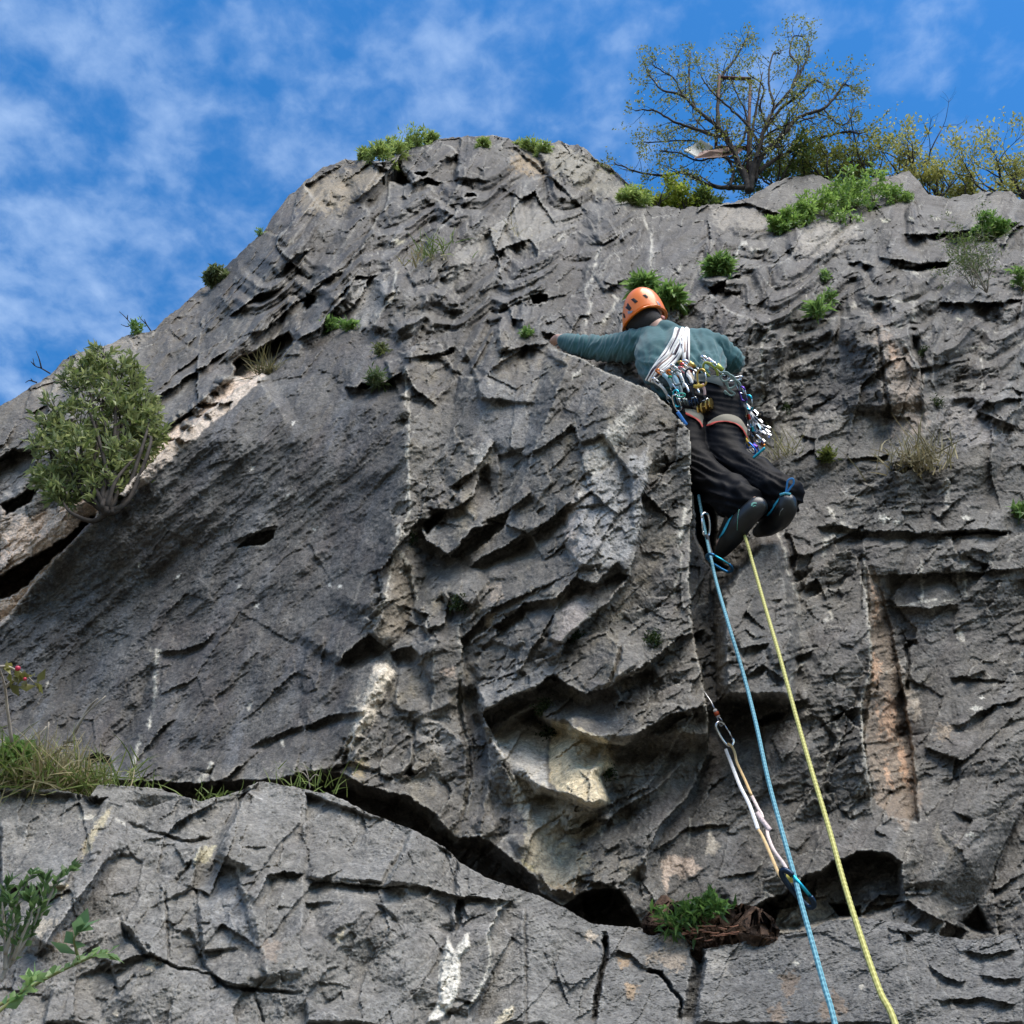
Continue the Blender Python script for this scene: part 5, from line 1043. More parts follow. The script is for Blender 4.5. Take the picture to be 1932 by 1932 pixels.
# ---- helmet
def helmet():
    M_H = mat('orange helmet shell', (.86, .19, .006), .36, var=.05, scale=6, coat=.2, spec=.5)
    r, u, n = vis('P', 645, 260); up = -.20 * r + .86 * u - .42 * n; up /= np.linalg.norm(up); side = r - up * np.dot(r, up); side /= np.linalg.norm(side); fr = np.cross(up, side)
    c = PX('P', 648, 258, 5.10); nu, nv = 40, 18; v = []
    for j in range(nv + 1):
        t = j / nv
        for i in range(nu):
            a = 2 * math.pi * i / nu; ph = t * math.pi / 2; rr = math.cos(ph) ** .82
            drop = (-.034 * max(0, math.cos(a - math.pi * 1.02)) - .006) * (1 - t) ** 1.5
            flare = 1 + .05 * (1 - t) ** 8
            v.append(c + side * math.cos(a) * .106 * rr * flare + fr * math.sin(a) * .128 * rr * flare + up * (.150 * math.sin(ph) ** .95 + drop))
    f = [(j * nu + i, j * nu + (i + 1) % nu, (j + 1) * nu + (i + 1) % nu, (j + 1) * nu + i) for j in range(nv) for i in range(nu)]
    h = MB().add(v, f).build('helmet', M_H, climber)
    md = h.modifiers.new('t', 'SOLIDIFY'); md.thickness = .012; md.offset = -1
    tree = BVHTree.FromPolygons([tuple(p) for p in v], f)
    dk = mat('dark vent', (.01, .009, .009), .8); gy = mat('grey reflective patch', (.25, .24, .24), .35, .3)  # vents: dark patches on the shell, painting the shade of recesses
    for pl, m_, nm in (([(526,168),(548,166),(567,192),(556,207),(536,192)], dk, 'vent'), ([(569,140),(585,133),(607,150),(592,161)], dk, 'vent'), ([(641,113),(656,108),(673,124),(661,129)], dk, 'vent'), ([(517,228),(526,232),(530,254),(521,252)], dk, 'vent'),
                       ([(726,152),(736,154),(752,178),(738,174)], gy, 'patch'), ([(549,215),(578,212),(604,224),(578,242),(552,230)], gy, 'patch')):
        cc = np.mean([p for p in pl], 0); pl = [tuple(cc + (np.array(p) - cc) * 1.18) for p in pl]; P_ = [hit('P', *p, tree, .002) for p in pl]; ce = hit('P', cc[0], cc[1], tree, .0032)
        MB().add([ce] + P_, [(0, i + 1, (i + 1) % len(P_) + 1) for i in range(len(P_))]).build(nm, m_, h, False)
    ridge_ = [hit('P', *p, tree, .0005) for p in ((585,245),(592,233),(608,214),(625,201),(662,184),(709,175),(751,184),(770,206),(778,226))]
    MB().tube(catmull(ridge_, 4), .0042, 8).build('ridge', M_H, h)
    rim = [v[i] for i in range(nu)] + [v[0]]; MB().tube(rim, .0035, 6).build('rim', M_H, h)
    for o_ in list(h.children): o_.location = -(Vector(h.location) + climber.location)
    return h
helm = helmet()
cap = blob([[(655, 262, 5.06, .078), (620, 268, 5.08, .080)], [(690, 285, 5.01, .06), (640, 290, 5.05, .062)]], 'hair', M_HAIR, climber, .008, 4)
e0 = PX('P', 769, 256, 4.99); MB().tube([e0 + np.array([-.006, 0, .014]), e0, e0 + np.array([-.004, 0, -.014])], [.006, .010, .006], 8).build('ear', mat('ear skin', (.45, .16, .13), .5), climber)
strap([PX('P', 508, 290, 5.14), PX('P', 512, 305, 5.13), PX('P', 520, 320, 5.12)], .012, .002, M_WHITE, 'chin_strap', climber, ('P', 510, 300))
# ---- harness (worn)
M_TAN = mat('tan webbing', (.27, .235, .175), .8, var=.08); M_RED = mat('red piping', (.50, .05, .03), .6)
har = empty('harness', Vector(PX('P', 1040, 760, 4.4)), None, None); har.parent = climber; har.location = Vector(PX('P', 1040, 760, 4.4)) - climber.location
for k_ in ('label', 'category'):
    if k_ in har: del har[k_]
drape('leg_loop', M_TAN, har, [(1062,922),(1105,890),(1170,872),(1240,890),(1288,950)], [(1058,942),(1120,922),(1190,922),(1250,950),(1290,1015)], B_TR, .006, rows=6)
drape('piping', M_RED, har, [(1058,940),(1120,921),(1190,921),(1250,949),(1290,1013)], [(1058,950),(1120,930),(1190,930),(1248,958),(1286,1022)], B_TR, .010, rows=3)
drape('leg_loop', M_TAN, har, [(905,838),(960,842),(1000,858),(1018,880)], [(915,868),(960,890),(995,918),(1012,950)], B_TR, .006, rows=6)
drape('piping', M_RED, har, [(915,866),(960,888),(995,916),(1012,948)], [(915,876),(956,898),(990,926),(1008,960)], B_TR, .010, rows=3)
drape('waist_belt', mat('dark belt webbing', (.03, .045, .045), .8, var=.1), har, [(700,625),(800,632),(940,622),(1060,622),(1135,640)], [(730,700),(820,690),(950,672),(1060,672),(1150,700)], B_ALL, .008, n=36, rows=6)
# ---- coiled white cords over the shoulder
sling = empty('cord_bundle', Vector(hit('P', 850, 450, B_SH, .02)), 'bundle of white and dark cords slung over the climber\'s right shoulder down to the waist', 'cord')
M_CW = mat('white cord', (.80, .77, .72), .7, var=.12, scale=120); M_CD = mat('dark purple cord', (.05, .03, .05), .7, var=.2, scale=120); M_CB = mat('brown cord', (.30, .19, .15), .7, var=.2, scale=120)
TOP = [(868,298),(930,306)]; 
for i in range(11):
    t = i / 10; wv = math.sin(i * 2.1) * 5
    pts = [(870 + 62 * t, 296 + 8 * t), (858 + 68 * t + wv * .3, 345), (838 + 72 * t, 400), (800 + 92 * t - wv, 465 + 18 * t), (762 + 92 * t, 515 + 22 * t), (725 + 72 * t + wv, 560 + 28 * t), (700 + 52 * t, 605 + 22 * t), (684 + 40 * t, 648 + 6 * t)]
    P_ = [hit('P', x, y, B_SH, .012 + .001 * ((i + 1) % 2) + .003 * math.sin(i * 1.7 + j)) for j, (x, y) in enumerate(pts)]
    P_.insert(0, P_[0] + np.array([.01, .09, -.0]))
    MB().tube(catmull(P_, 6), .0076 if i % 2 == 0 else .0066, 7).build('cord', (M_CW if i % 2 == 0 else (M_CB if i == 5 else M_CD)), sling)

# ---- racked gear: every piece is a thing of its own, hung from the harness
def along(x, y, ang, L, off, p):
    a = math.radians(ang); k_ = 1415; e = hit('P', x + math.cos(a) * L * k_, y - math.sin(a) * L * k_, B_ALL, off); q = tr('P', [(x + math.cos(a) * L * k_, y - math.sin(a) * L * k_)])[0]
    d = np.array(p) - CAM; rp_ = np.linalg.norm(d); re = np.linalg.norm(e - CAM); re = min(re, rp_ + .02); re = max(re, rp_ - L * .9); e = W(q[0], q[1], re); v = e - np.array(p); return v / np.linalg.norm(v)
def gear_root(name, x, y, label, cat, group, off=.03, tree=None):
    p = hit('P', x, y, tree or B_ALL, off); return empty(name, Vector(p), label, cat, group), p
def quickdraw(x, y, ang, L, label, m1, m2, sm, off=.035, w=.014):
    root, p = gear_root('quickdraw', x, y, label, 'quickdraw', 'quickdraws racked on the harness', off)
    _, si = ax2('P', x, y, ang, 1.0); lo = along(x, y, ang, L, off, p); a = p; b = p + lo * L; lo1, si1 = ax2('P', x, y, ang + 24, 1.15)
    carabiner(root, a, lo1, si1, .058, .034, .0042, m1, M_STEEL); carabiner(root, b, lo, -si, .058, .034, .0042, m2, M_STEEL)
    s0 = a + lo * .012; MB().tube(catmull([s0 + si * .003, a + lo * L * .35 + si * .012, a + lo * L * .65 + si * .008, b - lo * .012], 5), [w * .48] * 16, 7).build('tape', sm, root); return root
def cam_unit(x, y, ang, L, label, lobe, slingm, w=.045, off=.03, stem=M_BLACKN):
    root, p = gear_root('camming_device', x, y, label, 'camming device', 'camming devices racked on the harness', off)
    _, si = ax2('P', x, y, ang, .3); lo = along(x, y, ang, L, off, p); nn = np.cross(lo, si); e = p + lo * L
    MB().tube(catmull([p, p + lo * L * .5 + si * .004, e], 6), .0042, 7).build('stem', stem, root)
    MB().tube([e - si * w * .55, e + si * w * .55], .003, 6).build('axle', M_STEEL, root)
    for k_ in (-.5, -.2, .2, .5):
        cc = e + si * w * k_; b = MB(); n_ = 14; v = []
        for s_ in (-1, 1):
            for i in range(n_):
                a = 2 * math.pi * i / n_; r_ = w * .42 * (1 + .22 * math.cos(a - 1)); v.append(cc + si * .003 * s_ + (lo * math.cos(a) + nn * math.sin(a)) * r_)
        f = [tuple(range(n_))[::-1], tuple(range(n_, 2 * n_))] + [(i, (i + 1) % n_, n_ + (i + 1) % n_, n_ + i) for i in range(n_)]
        b.add(v, f).build('cam_lobe', lobe, root, False)
    for s_ in (-1, 1): MB().tube([p + lo * L * .45 + si * s_ * w * .25, e + si * s_ * w * .45], .0009, 4).build('trigger_wire', M_WIRE, root)
    MB().tube([p + lo * L * .45 - si * w * .3, p + lo * L * .45 + si * w * .3], .0035, 6).build('trigger', M_STEEL, root)
    strap([p + si * .004, p - lo * .022 + si * .005, p - lo * .05], .011, .004, slingm, 'tape', root, ('P', x, y))
    carabiner(root, p - lo * .075, lo, si, .07, .038, .004, lobe, M_STEEL); return root
def nut_set(x, y, ang, L, label, cm, n=5, off=.03, bands=(M_REDM, M_GOLD, M_GREENM)):
    root, p = gear_root('nut_set', x, y, label, 'nut set', 'bunches of nuts racked on the harness', off); _, si = ax2('P', x, y, ang, .9); lo = along(x, y, ang, L, off, p); carabiner(root, p, lo, si, .062, .036, .0040, cm, M_STEEL)
    rs_ = random.Random(int(x * 7 + y))
    for i in range(n):
        t = (i - (n - 1) / 2) * .012; nn = np.cross(lo, si); s0 = p + lo * .034; e = s0 + lo * (L * rs_.uniform(.7, 1.1)) + si * (t * 2 + rs_.uniform(-.008, .008)) + nn * rs_.uniform(-.012, .012); g_ = (e - s0) / np.linalg.norm(e - s0); h_ = np.cross(g_, nn)
        MB().tube([s0 + h_ * .002, e + h_ * .002], .0012, 4).tube([s0 - h_ * .002, e - h_ * .002], .0012, 4).build('wire', M_WIRE, root)
        MB().box(e, (g_, h_, np.cross(g_, h_)), (.008 + .004 * rs_.random(), .005 + .003 * rs_.random(), .005)).build('wedge', bands[i % 3] if i % 2 else M_STEEL, root, False)
    return root
def locker(x, y, ang, label, m, g, L=.105, off=.035):
    root, p = gear_root('locking_carabiner', x, y, label, 'carabiner', 'locking carabiners racked on the harness', off); lo, si = ax2('P', x, y, ang, 1.25); carabiner(root, p, lo, si, L * .8, .045, .0062, m, m)
    s_ = si * .022; MB().tube([p + s_ - lo * .018, p + s_ + lo * .018], .0105, 10).build('screw_sleeve', g, root); return root
quickdraw(752, 660, -62, .10, 'quickdraw with white tape, leftmost on the rack beside the rock edge', M_STEEL, M_STEEL, M_WHITE)
quickdraw(782, 650, -50, .11, 'quickdraw with pale blue tape and an orange upper carabiner at the left of the rack', M_ORM, M_STEEL, M_LBL, w=.02)
quickdraw(812, 648, -58, .11, 'quickdraw with thick pale blue tape between orange and green carabiners', M_ORM, M_STEEL, M_LBL, off=.05, w=.022)
quickdraw(842, 632, -66, .11, 'quickdraw with green carabiners and white tape in the middle of the left rack', M_GREENM, M_GREENM, M_WHITE)
quickdraw(868, 625, -64, .12, 'quickdraw with white tape beside the red one', M_STEEL, M_STEEL, M_WHITE, off=.05)
quickdraw(890, 622, -60, .12, 'quickdraw with red upper carabiner and pink tape', M_REDM, M_STEEL, M_PINK, off=.045)
quickdraw(915, 615, -60, .13, 'quickdraw with pink carabiner and white tape right of the red one', mat('pink alloy', (.7, .25, .28), .35, .6), M_STEEL, M_WHITE, off=.06)
quickdraw(942, 618, -62, .135, 'cream quickdraw with gold carabiner and yellow keeper, rightmost of the left rack', M_GOLD, M_GOLD, mat('cream nylon', (.62, .52, .36), .75), off=.05)
r_, p_ = gear_root('rubber_band', 985, 735, 'yellow knotted tape at the end of the gold quickdraw', 'tape', None, .05)
MB().tube([p_ - ax2('P', 985, 735, 0)[0] * .018, p_, p_ + ax2('P', 985, 735, 8)[0] * .018], .007, 8).tube([p_ - ax2('P', 985, 735, 60)[0] * .012, p_ + ax2('P', 985, 735, 60)[0] * .012], .006, 8).build('knot', M_YELN, r_)
cam_unit(905, 745, -95, .045, 'camming device with teal top and grey lobes beside the rock edge', mat('grey lobe alloy', (.14, .17, .17), .4, .9), M_GREYN, .04, stem=M_BLACKN)
cam_unit(960, 765, -75, .035, 'small black camming device between the teal and the gold ones', M_DARKMET, M_BLACKN, .035)
cam_unit(1010, 775, -62, .045, 'large camming device with gold lobes hanging on the black trousers', M_GOLD, mat('pale pink tape', (.65, .45, .45), .7), .055, off=.04)
r_, p_ = gear_root('tape_loop', 910, 798, 'teal tape loop over the grey camming device', 'tape', None, .06)
lo, si = ax2('P', 910, 798, 5, .5); MB().tube(catmull([p_ + lo * .018 * math.cos(a) + si * .009 * math.sin(a) for a in np.linspace(0, 6.28, 10)], 3), .0035, 6).build('tape', mat('teal tape', (.06, .48, .40), .6), r_)
for (x, y, a, c_) in ((880, 790, -80, M_TEAL), (872, 830, -70, M_STEEL)): 
    r_, p_ = gear_root('carabiner', x, y, {880: 'teal carabiner half hidden behind the rock edge', 872: 'silver carabiner lowest on the left rack, half hidden by the rock'}[x], 'carabiner', 'single carabiners racked on the harness'); lo, si = ax2('P', x, y, a, .8); carabiner(r_, p_, lo, si, .07, .038, .004, c_, M_STEEL)
r_, p_ = gear_root('sling', 905, 915, 'bright blue tape loop below the left rack, at the rock edge', 'sling', None, .03); lo, si = ax2('P', 900, 905, -55, 0)
strap([p_ - lo * .03, p_, p_ + lo * .035], .014, .003, mat('bright blue nylon', (.05, .25, .75), .6), 'tape', r_, ('P', 900, 905))
locker(965, 608, -35, 'silver locking carabiner with a gold screw sleeve at the middle of the lower back', M_STEEL, M_GOLD); locker(1015, 598, -38, 'grey locking carabiner with a pale pink screw sleeve, right of the gold sleeved one', M_STEEL, mat('mauve alloy', (.45, .36, .40), .4, .6), .11, .05)
locker(1118, 632, -42, 'silver locking carabiner with a yellow green loop at the right hip', M_STEEL, mat('lime alloy', (.45, .50, .10), .4, .5), .11)
r_, p_ = gear_root('sling', 1080, 640, 'yellow green sling loop on the back of the harness', 'sling', None, .035); lo, si = ax2('P', 1080, 640, -50, .4)
MB().tube(catmull([p_ + lo * .04 * math.cos(a) + si * .022 * math.sin(a) for a in np.linspace(0, 6.28, 12)], 3), .005, 6).build('tape', mat('lime nylon', (.34, .40, .06), .7), r_)
r_, p_ = gear_root('knotted_cord', 1165, 700, 'grey green knotted cord at the right hip', 'cord', None, .045); lo, si = ax2('P', 1165, 700, -30, .2)
pk = [p_ + lo * a + si * b for a, b in ((-.045, .01), (-.02, .026), (.005, .012), (-.012, -.012), (-.035, -.004), (-.02, .02), (.015, .022), (.035, -.004), (.02, -.026), (-.004, -.01), (.012, .012), (.045, .014), (.062, -.012))]
MB().tube(catmull(pk, 6), .0042, 7).build('cord', mat('grey green cord', (.22, .32, .31), .7, var=.2, scale=200), r_)
MB().tube(catmull([p_ + lo * a + si * b for a, b in ((.0, -.01), (.02, -.03), (.05, -.034), (.04, -.05), (.01, -.045), (.03, -.06))], 6), .0042, 7).build('cord', MATS['grey green cord'], r_)
quickdraw(1195, 695, -12, .045, 'quickdraw with silver carabiners sticking out past the right hip', M_STEEL, M_STEEL, M_GREYN, off=.05)
nut_set(1245, 760, -58, .07, 'bunch of nuts on a purple carabiner, uppermost below the right hip', M_PURP, 5, .03)
nut_set(1268, 815, -62, .08, 'bunch of nuts on a pale blue carabiner beside the right hip', M_TEAL, 6, .035, (M_TEAL, M_STEEL, M_STEEL))
nut_set(1300, 850, -55, .09, 'bunch of nuts on a silver carabiner outside the right thigh', M_STEEL, 6, .03, (M_STEEL, M_ORM, M_STEEL))
nut_set(1310, 905, -60, .09, 'bunch of nuts with orange wedges beside the tan leg loop', M_STEEL, 6, .03, (M_ORM, M_REDM, M_STEEL))
strap_r, p_ = gear_root('sling', 1340, 885, 'black tape loop across the nuts outside the right thigh', 'sling', None, .05); lo, si = ax2('P', 1340, 885, 22, .1); strap([p_ - lo * .05 - si * .01, p_, p_ + lo * .04 + si * .008, p_ + lo * .035 - si * .012], .009, .003, M_BLACKN, 'tape', strap_r, ('P', 1340, 885))
cam_unit(1330, 940, -62, .06, 'camming device with bright blue stem tip among the nuts', M_STEEL, M_TEAL, .026, stem=MATS['blue webbing'])
cam_unit(1365, 950, -55, .06, 'camming device with silver lobes, outermost on the right', M_STEEL, M_BLACKN, .026, stem=MATS['blue webbing'])
quickdraw(1318, 975, -70, .10, 'quickdraw with black tape and a blue keeper hanging beside the right thigh', M_PURP, M_BLUEM, M_BLACKN)
quickdraw(1370, 985, -62, .08, 'quickdraw with black tape and silver carabiners, far right of the rack', M_STEEL, M_STEEL, M_BLACKN)
nut_set(1310, 1040, -75, .04, 'small bunch of nuts on a purple carabiner behind the right knee', M_PURP, 4, .03, (M_PURP, M_STEEL, M_REDM))
quickdraw(1325, 1078, -48, .075, 'quickdraw with gold loop and dark blue carabiners, lowest on the right', M_GOLD, M_BLUEM, M_YELN)
r_, p_ = gear_root('nut_tool', 1385, 1150, 'nut tool with a teal tip pointing down beyond the right calf', 'nut tool', None, .03); lo, si = ax2('P', 1385, 1150, 42, .2); strap([p_ - lo * .03, p_, p_ + lo * .028], .010, .002, M_TEAL, 'blade', r_, ('P', 1385, 1150))
# ================================================================== plants
GR1, GR2 = (.045, .085, .018), (.13, .19, .045); OL1, OL2 = (.075, .09, .03), (.20, .20, .07); BR1, BR2 = (.11, .21, .045), (.27, .41, .12)
def leafy(x, y, size, label, name='small_plant', cat='plant', n=5, R=None, off=.04, leaf=(.05, .018), per=6, ca=BR1, cb=BR2, seed=1, depth=1, lean=(0, -.5, 0), fan=.6, up=.1, group='small plants in the cracks of the cliff', bark=None, bend=.3):
    R = R if R is not None else R_at(x, y) - off; rs = np.random.RandomState(seed + int(x))
    size = size * .43; per = max(2, int(per * .7)); n = max(3, int(n * .62)) if depth < 2 else n; leaf = (leaf[0] * .9, leaf[1] * .8)
    return shrub(name, label, cat, W(x, y, R), size, lean, rs, n, depth, leaf, per, ca, cb, .004, .5, up, group, bark or M_GTWIG, .012, fan=fan, bend=bend)
# big laurel-like bush in the diagonal crack on the left
def big_bush():
    rs = np.random.RandomState(5); base = W(200, 968, 4.95); root = empty('bush', Vector(base), 'large dense evergreen bush growing out of the diagonal crack at the left', 'bush'); segs = []; tips = []
    lumps = [(196,668,5.75,14),(232,690,5.7,14),(160,700,5.65,14),(283,790,5.4,16),(85,820,5.4,15),(292,826,5.3,14),(192,694,5.7,30),(150,728,5.6,34),(232,728,5.65,36),(262,770,5.5,34),(190,760,5.5,40),(105,790,5.45,32),(150,810,5.35,42),(230,800,5.4,44),(270,825,5.35,30),(95,850,5.3,34),(145,870,5.2,42),(205,870,5.2,44),(262,870,5.25,30),(100,905,5.2,28),(140,925,5.1,30),(200,920,5.05,34),(238,905,5.15,26),(115,940,5.1,20)]
    P_, D_ = [], []
    for (x, y, R, r) in lumps:
        c = W(x, y, R); mid = base * .5 + c * .5 + rs.normal(size=3) * .05; segs.append((catmull([base, base * .75 + mid * .25 + rs.normal(size=3) * .03, mid, c], 4), np.linspace(.016, .004, 13)))
        rr = r * R / F * 1.05; n = int(15 * (r / 34) ** 2) + 5
        for k in range(n):
            v = rs.normal(size=3); v /= np.linalg.norm(v); q = c + v * rr * rs.uniform(.45, 1.02) * np.array([1, 1.15, 1.0]); d = v * .7 + np.array([0, -.1, .8]); d /= np.linalg.norm(d)
            a = c + v * rr * .1; segs.append((np.array([a, a * .4 + q * .6 + rs.normal(size=3) * .01, q + d * .03]), np.array([.003, .0022, .0012])))
            m_ = 15; t = rs.rand(m_, 1); P_.append(q + d * .055 * (t - .45) + rs.normal(size=(m_, 3)) * .008); D_.append(d * .6 + rs.normal(size=(m_, 3)) * .62)
    P_ = np.concatenate(P_); D_ = np.concatenate(D_); wood(segs, 'stem', M_BARK, root); tn = tones(rs, len(P_), (.11, .16, .04), (.36, .40, .17), .35)
    leaves_mesh('foliage', P_, D_, .052, .016, tn, rs, .12, root)
big_bush()
# hawthorn on the cliff top
def hawthorn():
    rs = np.random.RandomState(9); base = W(1414, 385, 12.0); root = empty('hawthorn_tree', Vector(base), 'gnarled wide hawthorn tree with sparse yellow green leaves on the cliff top', 'tree')
    Rt = lambda y: 12.0 + (360 - y) / 320 * 3.0
    limbs = [([(665,890),(668,790),(690,700),(730,560),(770,480),(850,380),(905,270),(930,200),(925,150)], 0.0302), ([(650,890),(636,820),(600,760),(580,690),(540,620),(490,560),(400,480),(340,415),(240,385),(170,292)], 0.0434),
        ([(662,850),(655,740),(662,620),(690,450),(712,300)], 0.0279), ([(675,840),(690,760),(740,680),(820,600),(880,525),(1000,480),(1060,410),(1092,362),(1128,372)], 0.0341), ([(690,800),(760,740),(850,690),(940,640),(1040,610),(1110,598),(1172,605)], 0.0279),
        ([(540,620),(480,610),(390,580),(300,545),(210,492),(118,490)], 0.0230), ([(640,870),(540,872),(430,850),(350,800),(250,812),(130,795),(20,750)], 0.0288), ([(510,590),(505,470),(520,330),(575,250),(610,190),(650,112)], 0.0252),
        ([(400,480),(372,360),(372,270),(380,200)], 0.0158), ([(735,570),(800,480),(890,410),(950,340),(985,352)], 0.0216), ([(770,480),(742,350),(758,220),(800,205)], 0.0158), ([(850,380),(880,270),(842,210),(856,125),(905,125)], 0.0158),
        ([(560,700),(620,640),(640,520),(600,420),(560,330)], 0.0180), ([(720,690),(640,560),(560,480),(480,400),(430,330)], 0.0180), ([(700,650),(750,600),(830,560),(900,540),(960,520)], 0.0144), ([(1000,480),(1040,540),(1100,560),(1145,475)], 0.0108),
        ([(565,870),(575,790),(540,720),(470,680),(390,640),(330,640),(160,650)], 0.0180), ([(820,600),(840,500),(930,400)], 0.0130), ([(340,415),(300,330),(235,290),(200,260)], 0.0101), ([(730,560),(700,470),(720,380),(640,300)], 0.0144), ([(600,760),(520,720),(420,740),(320,700),(230,690)], 0.0130)]
    segs = []; tips = []
    for pts, r0 in limbs:
        off = rs.uniform(-.55, .55); q = []
        for i, (x, y) in enumerate(pts):
            X_, Y_ = 1150 + x * .4048, 365 - (365 - y * .4048) * .94; q.append(W(X_, Y_, Rt(Y_) + off * min(1, i / 3)))
        q = catmull(q, 6); q[1:] += rs.normal(size=(len(q) - 1, 3)) * .004; r = np.linspace(r0, .007, len(q)) ; segs.append((q, r)); n = len(q)
        for i in range(2, n):
            if i < n * .18: continue
            d = q[i] - q[i - 1]; d /= np.linalg.norm(d)
            if rs.rand() < .62:
                nd = d * .7 + rs.normal(size=3) * .75; nd[2] += .0; sz = .25 * (1.15 - .5 * i / n)
                branchy(rs, q[i], nd, sz * rs.uniform(.7, 1.3), max(.0045, r[i] * .4), 2, .55, .10, 4, 2, .6, segs, tips, .16)
    wood(segs, 'trunk', M_BARK, root, 7)
    P_ = np.array([t[0] for t in tips]); D_ = np.array([t[1] for t in tips]); keep = rs.rand(len(P_)) < .4; P_ = np.repeat(P_[keep], 3, 0); D_ = np.repeat(D_[keep], 3, 0)
    P_ = P_ + rs.normal(size=P_.shape) * .025; D_ = D_ + rs.normal(size=D_.shape)
    leaves_mesh('crown', P_, D_, .034, .022, tones(rs, len(P_), (.12, .15, .03), (.32, .32, .08), .25), rs, .2, root)
hawthorn()
# rusty frame and sheet caught in the tree
fr = empty('metal_frame', V(1414, 360, 13), 'rusty upright metal frame standing among the tree branches', 'frame'); M_RUST = mat('rusted steel', (.085, .04, .03), .85, .2, var=.5, scale=9, bump=.004)
def TX(x, y, R): return W(1150 + x * .4048, y * .4048, R)
MB().tube([TX(495, 700, 13.1), TX(512, 350, 14.1)], .019, 6).build('post', M_RUST, fr); MB().tube([TX(640, 880, 12.2), TX(657, 372, 14.1)], .019, 6).build('post', M_RUST, fr); MB().tube([TX(518, 362, 14.1), TX(660, 368, 14.1)], .024, 6).build('crossbar', M_RUST, fr)
MB().tube([TX(500, 690, 13.05), TX(645, 690, 13.0)], .028, 6).build('crossbar', M_RUST, fr)
bd = empty('board', V(1390, 288, 12.6), 'brown board lying across the lower branches beside the white sheet', 'board')
MB().add([TX(395, 733, 12.3), TX(470, 700, 12.5), TX(560, 685, 12.9), TX(635, 684, 13.1), TX(600, 712, 12.8), TX(515, 728, 12.5), TX(395, 738, 12.25), TX(470, 704, 12.45), TX(560, 690, 12.85), TX(635, 689, 13.05), TX(600, 717, 12.75), TX(515, 733, 12.45)], [(0, 1, 2, 3, 4, 5), (11, 10, 9, 8, 7, 6)] + [(i, (i + 1) % 6, 6 + (i + 1) % 6, 6 + i) for i in range(6)]).build('plank', mat('brown board', (.20, .12, .09), .8, var=.3, scale=8), bd, False)
sh = empty('plastic_sheet', V(1317, 283, 12.4), 'white curled sheet of plastic caught in the hawthorn tree', 'plastic sheet')
G_ = []
for j in range(9):
    for i in range(9):
        u, v_ = i / 8, j / 8; x = 345 + (u * 80 + v_ * 62) ; y = 702 - u * 52 + v_ * 34 + math.sin(u * 3.1) * 5; G_.append(TX(x, y, 12.4 + .12 * math.sin(u * 3) + .35 * u))
o_ = MB().add(G_, [(j * 9 + i, j * 9 + i + 1, (j + 1) * 9 + i + 1, (j + 1) * 9 + i) for j in range(8) for i in range(8)]).build('sheet', mat('white plastic', (.66, .64, .58), .5, var=.08, trans=.25), sh); md = o_.modifiers.new('t', 'SOLIDIFY'); md.thickness = .008
G_ = []
for j in range(5):
    for i in range(9):
        u, v_ = i / 8, j / 4; G_.append(TX(400 + u * 115, 736 - u * 10 - v_ * (32 * math.sin(u * 2.6 + .3)), 12.35 + .2 * v_ + .2 * u))
o_ = MB().add(G_, [(j * 9 + i, j * 9 + i + 1, (j + 1) * 9 + i + 1, (j + 1) * 9 + i) for j in range(4) for i in range(8)]).build('fold', mat('pink brown plastic', (.42, .26, .21), .6, var=.15), sh); md = o_.modifiers.new('t', 'SOLIDIFY'); md.thickness = .008
# scrub behind the edge
SC = 'shrubs on the cliff top'
for i, (x, y, R, H, lab, pal) in enumerate([(1240,395,11.5,1.1,'bright yellow green bush left of the hawthorn, lowest on the cliff top',1),(1290,400,11.6,1.3,'dense green bush under the left branches of the hawthorn',1),(1345,395,11.6,1.0,'dark green bush at the foot of the hawthorn trunk',0),
        (1465,345,12.6,1.9,'dark green shrub just right of the hawthorn trunk',0),(1515,350,12.8,2.3,'leafy olive shrub right of the hawthorn trunk, behind the first rock',2),(1560,352,12.8,2.3,'olive shrub behind the middle of the rocks, below the long branch',2),(1610,355,12.9,2.6,'tall twiggy shrub behind the rocks, middle of the row',2),(1665,345,12.9,2.4,'yellowish shrub left of the pointed rock',2),
        (1720,350,13,2.5,'yellowish twiggy shrub behind the pointed rock',3),(1770,385,12.8,2.0,'sparse shrub in the dip right of the pointed rock',3),(1830,380,12.9,1.4,'low reddish yellow shrub before the right end of the ridge',3),(1905,370,12.6,2.9,'tall feathery shrub at the right edge of the picture',3),(1955,380,12.5,2.6,'feathery shrub cut off by the right edge of the picture',3)]):
    rs = np.random.RandomState(50 + i); pal_ = [((.08,.12,.03),(.20,.27,.06)), ((.20,.28,.03),(.42,.48,.08)), ((.17,.20,.04),(.38,.40,.09)), ((.26,.27,.06),(.50,.48,.14))][pal]
    shrub('shrub', lab, 'shrub', W(x, y + 8, R), H * .34, (0, -.15, .2), rs, 7 if pal < 2 else 6, 3, (.045, .022), 4 if pal < 2 else 2, *pal_, .016, .62, .2, SC, M_BARK, .03, fan=.5 if pal > 1 else .8, ratio=.66)
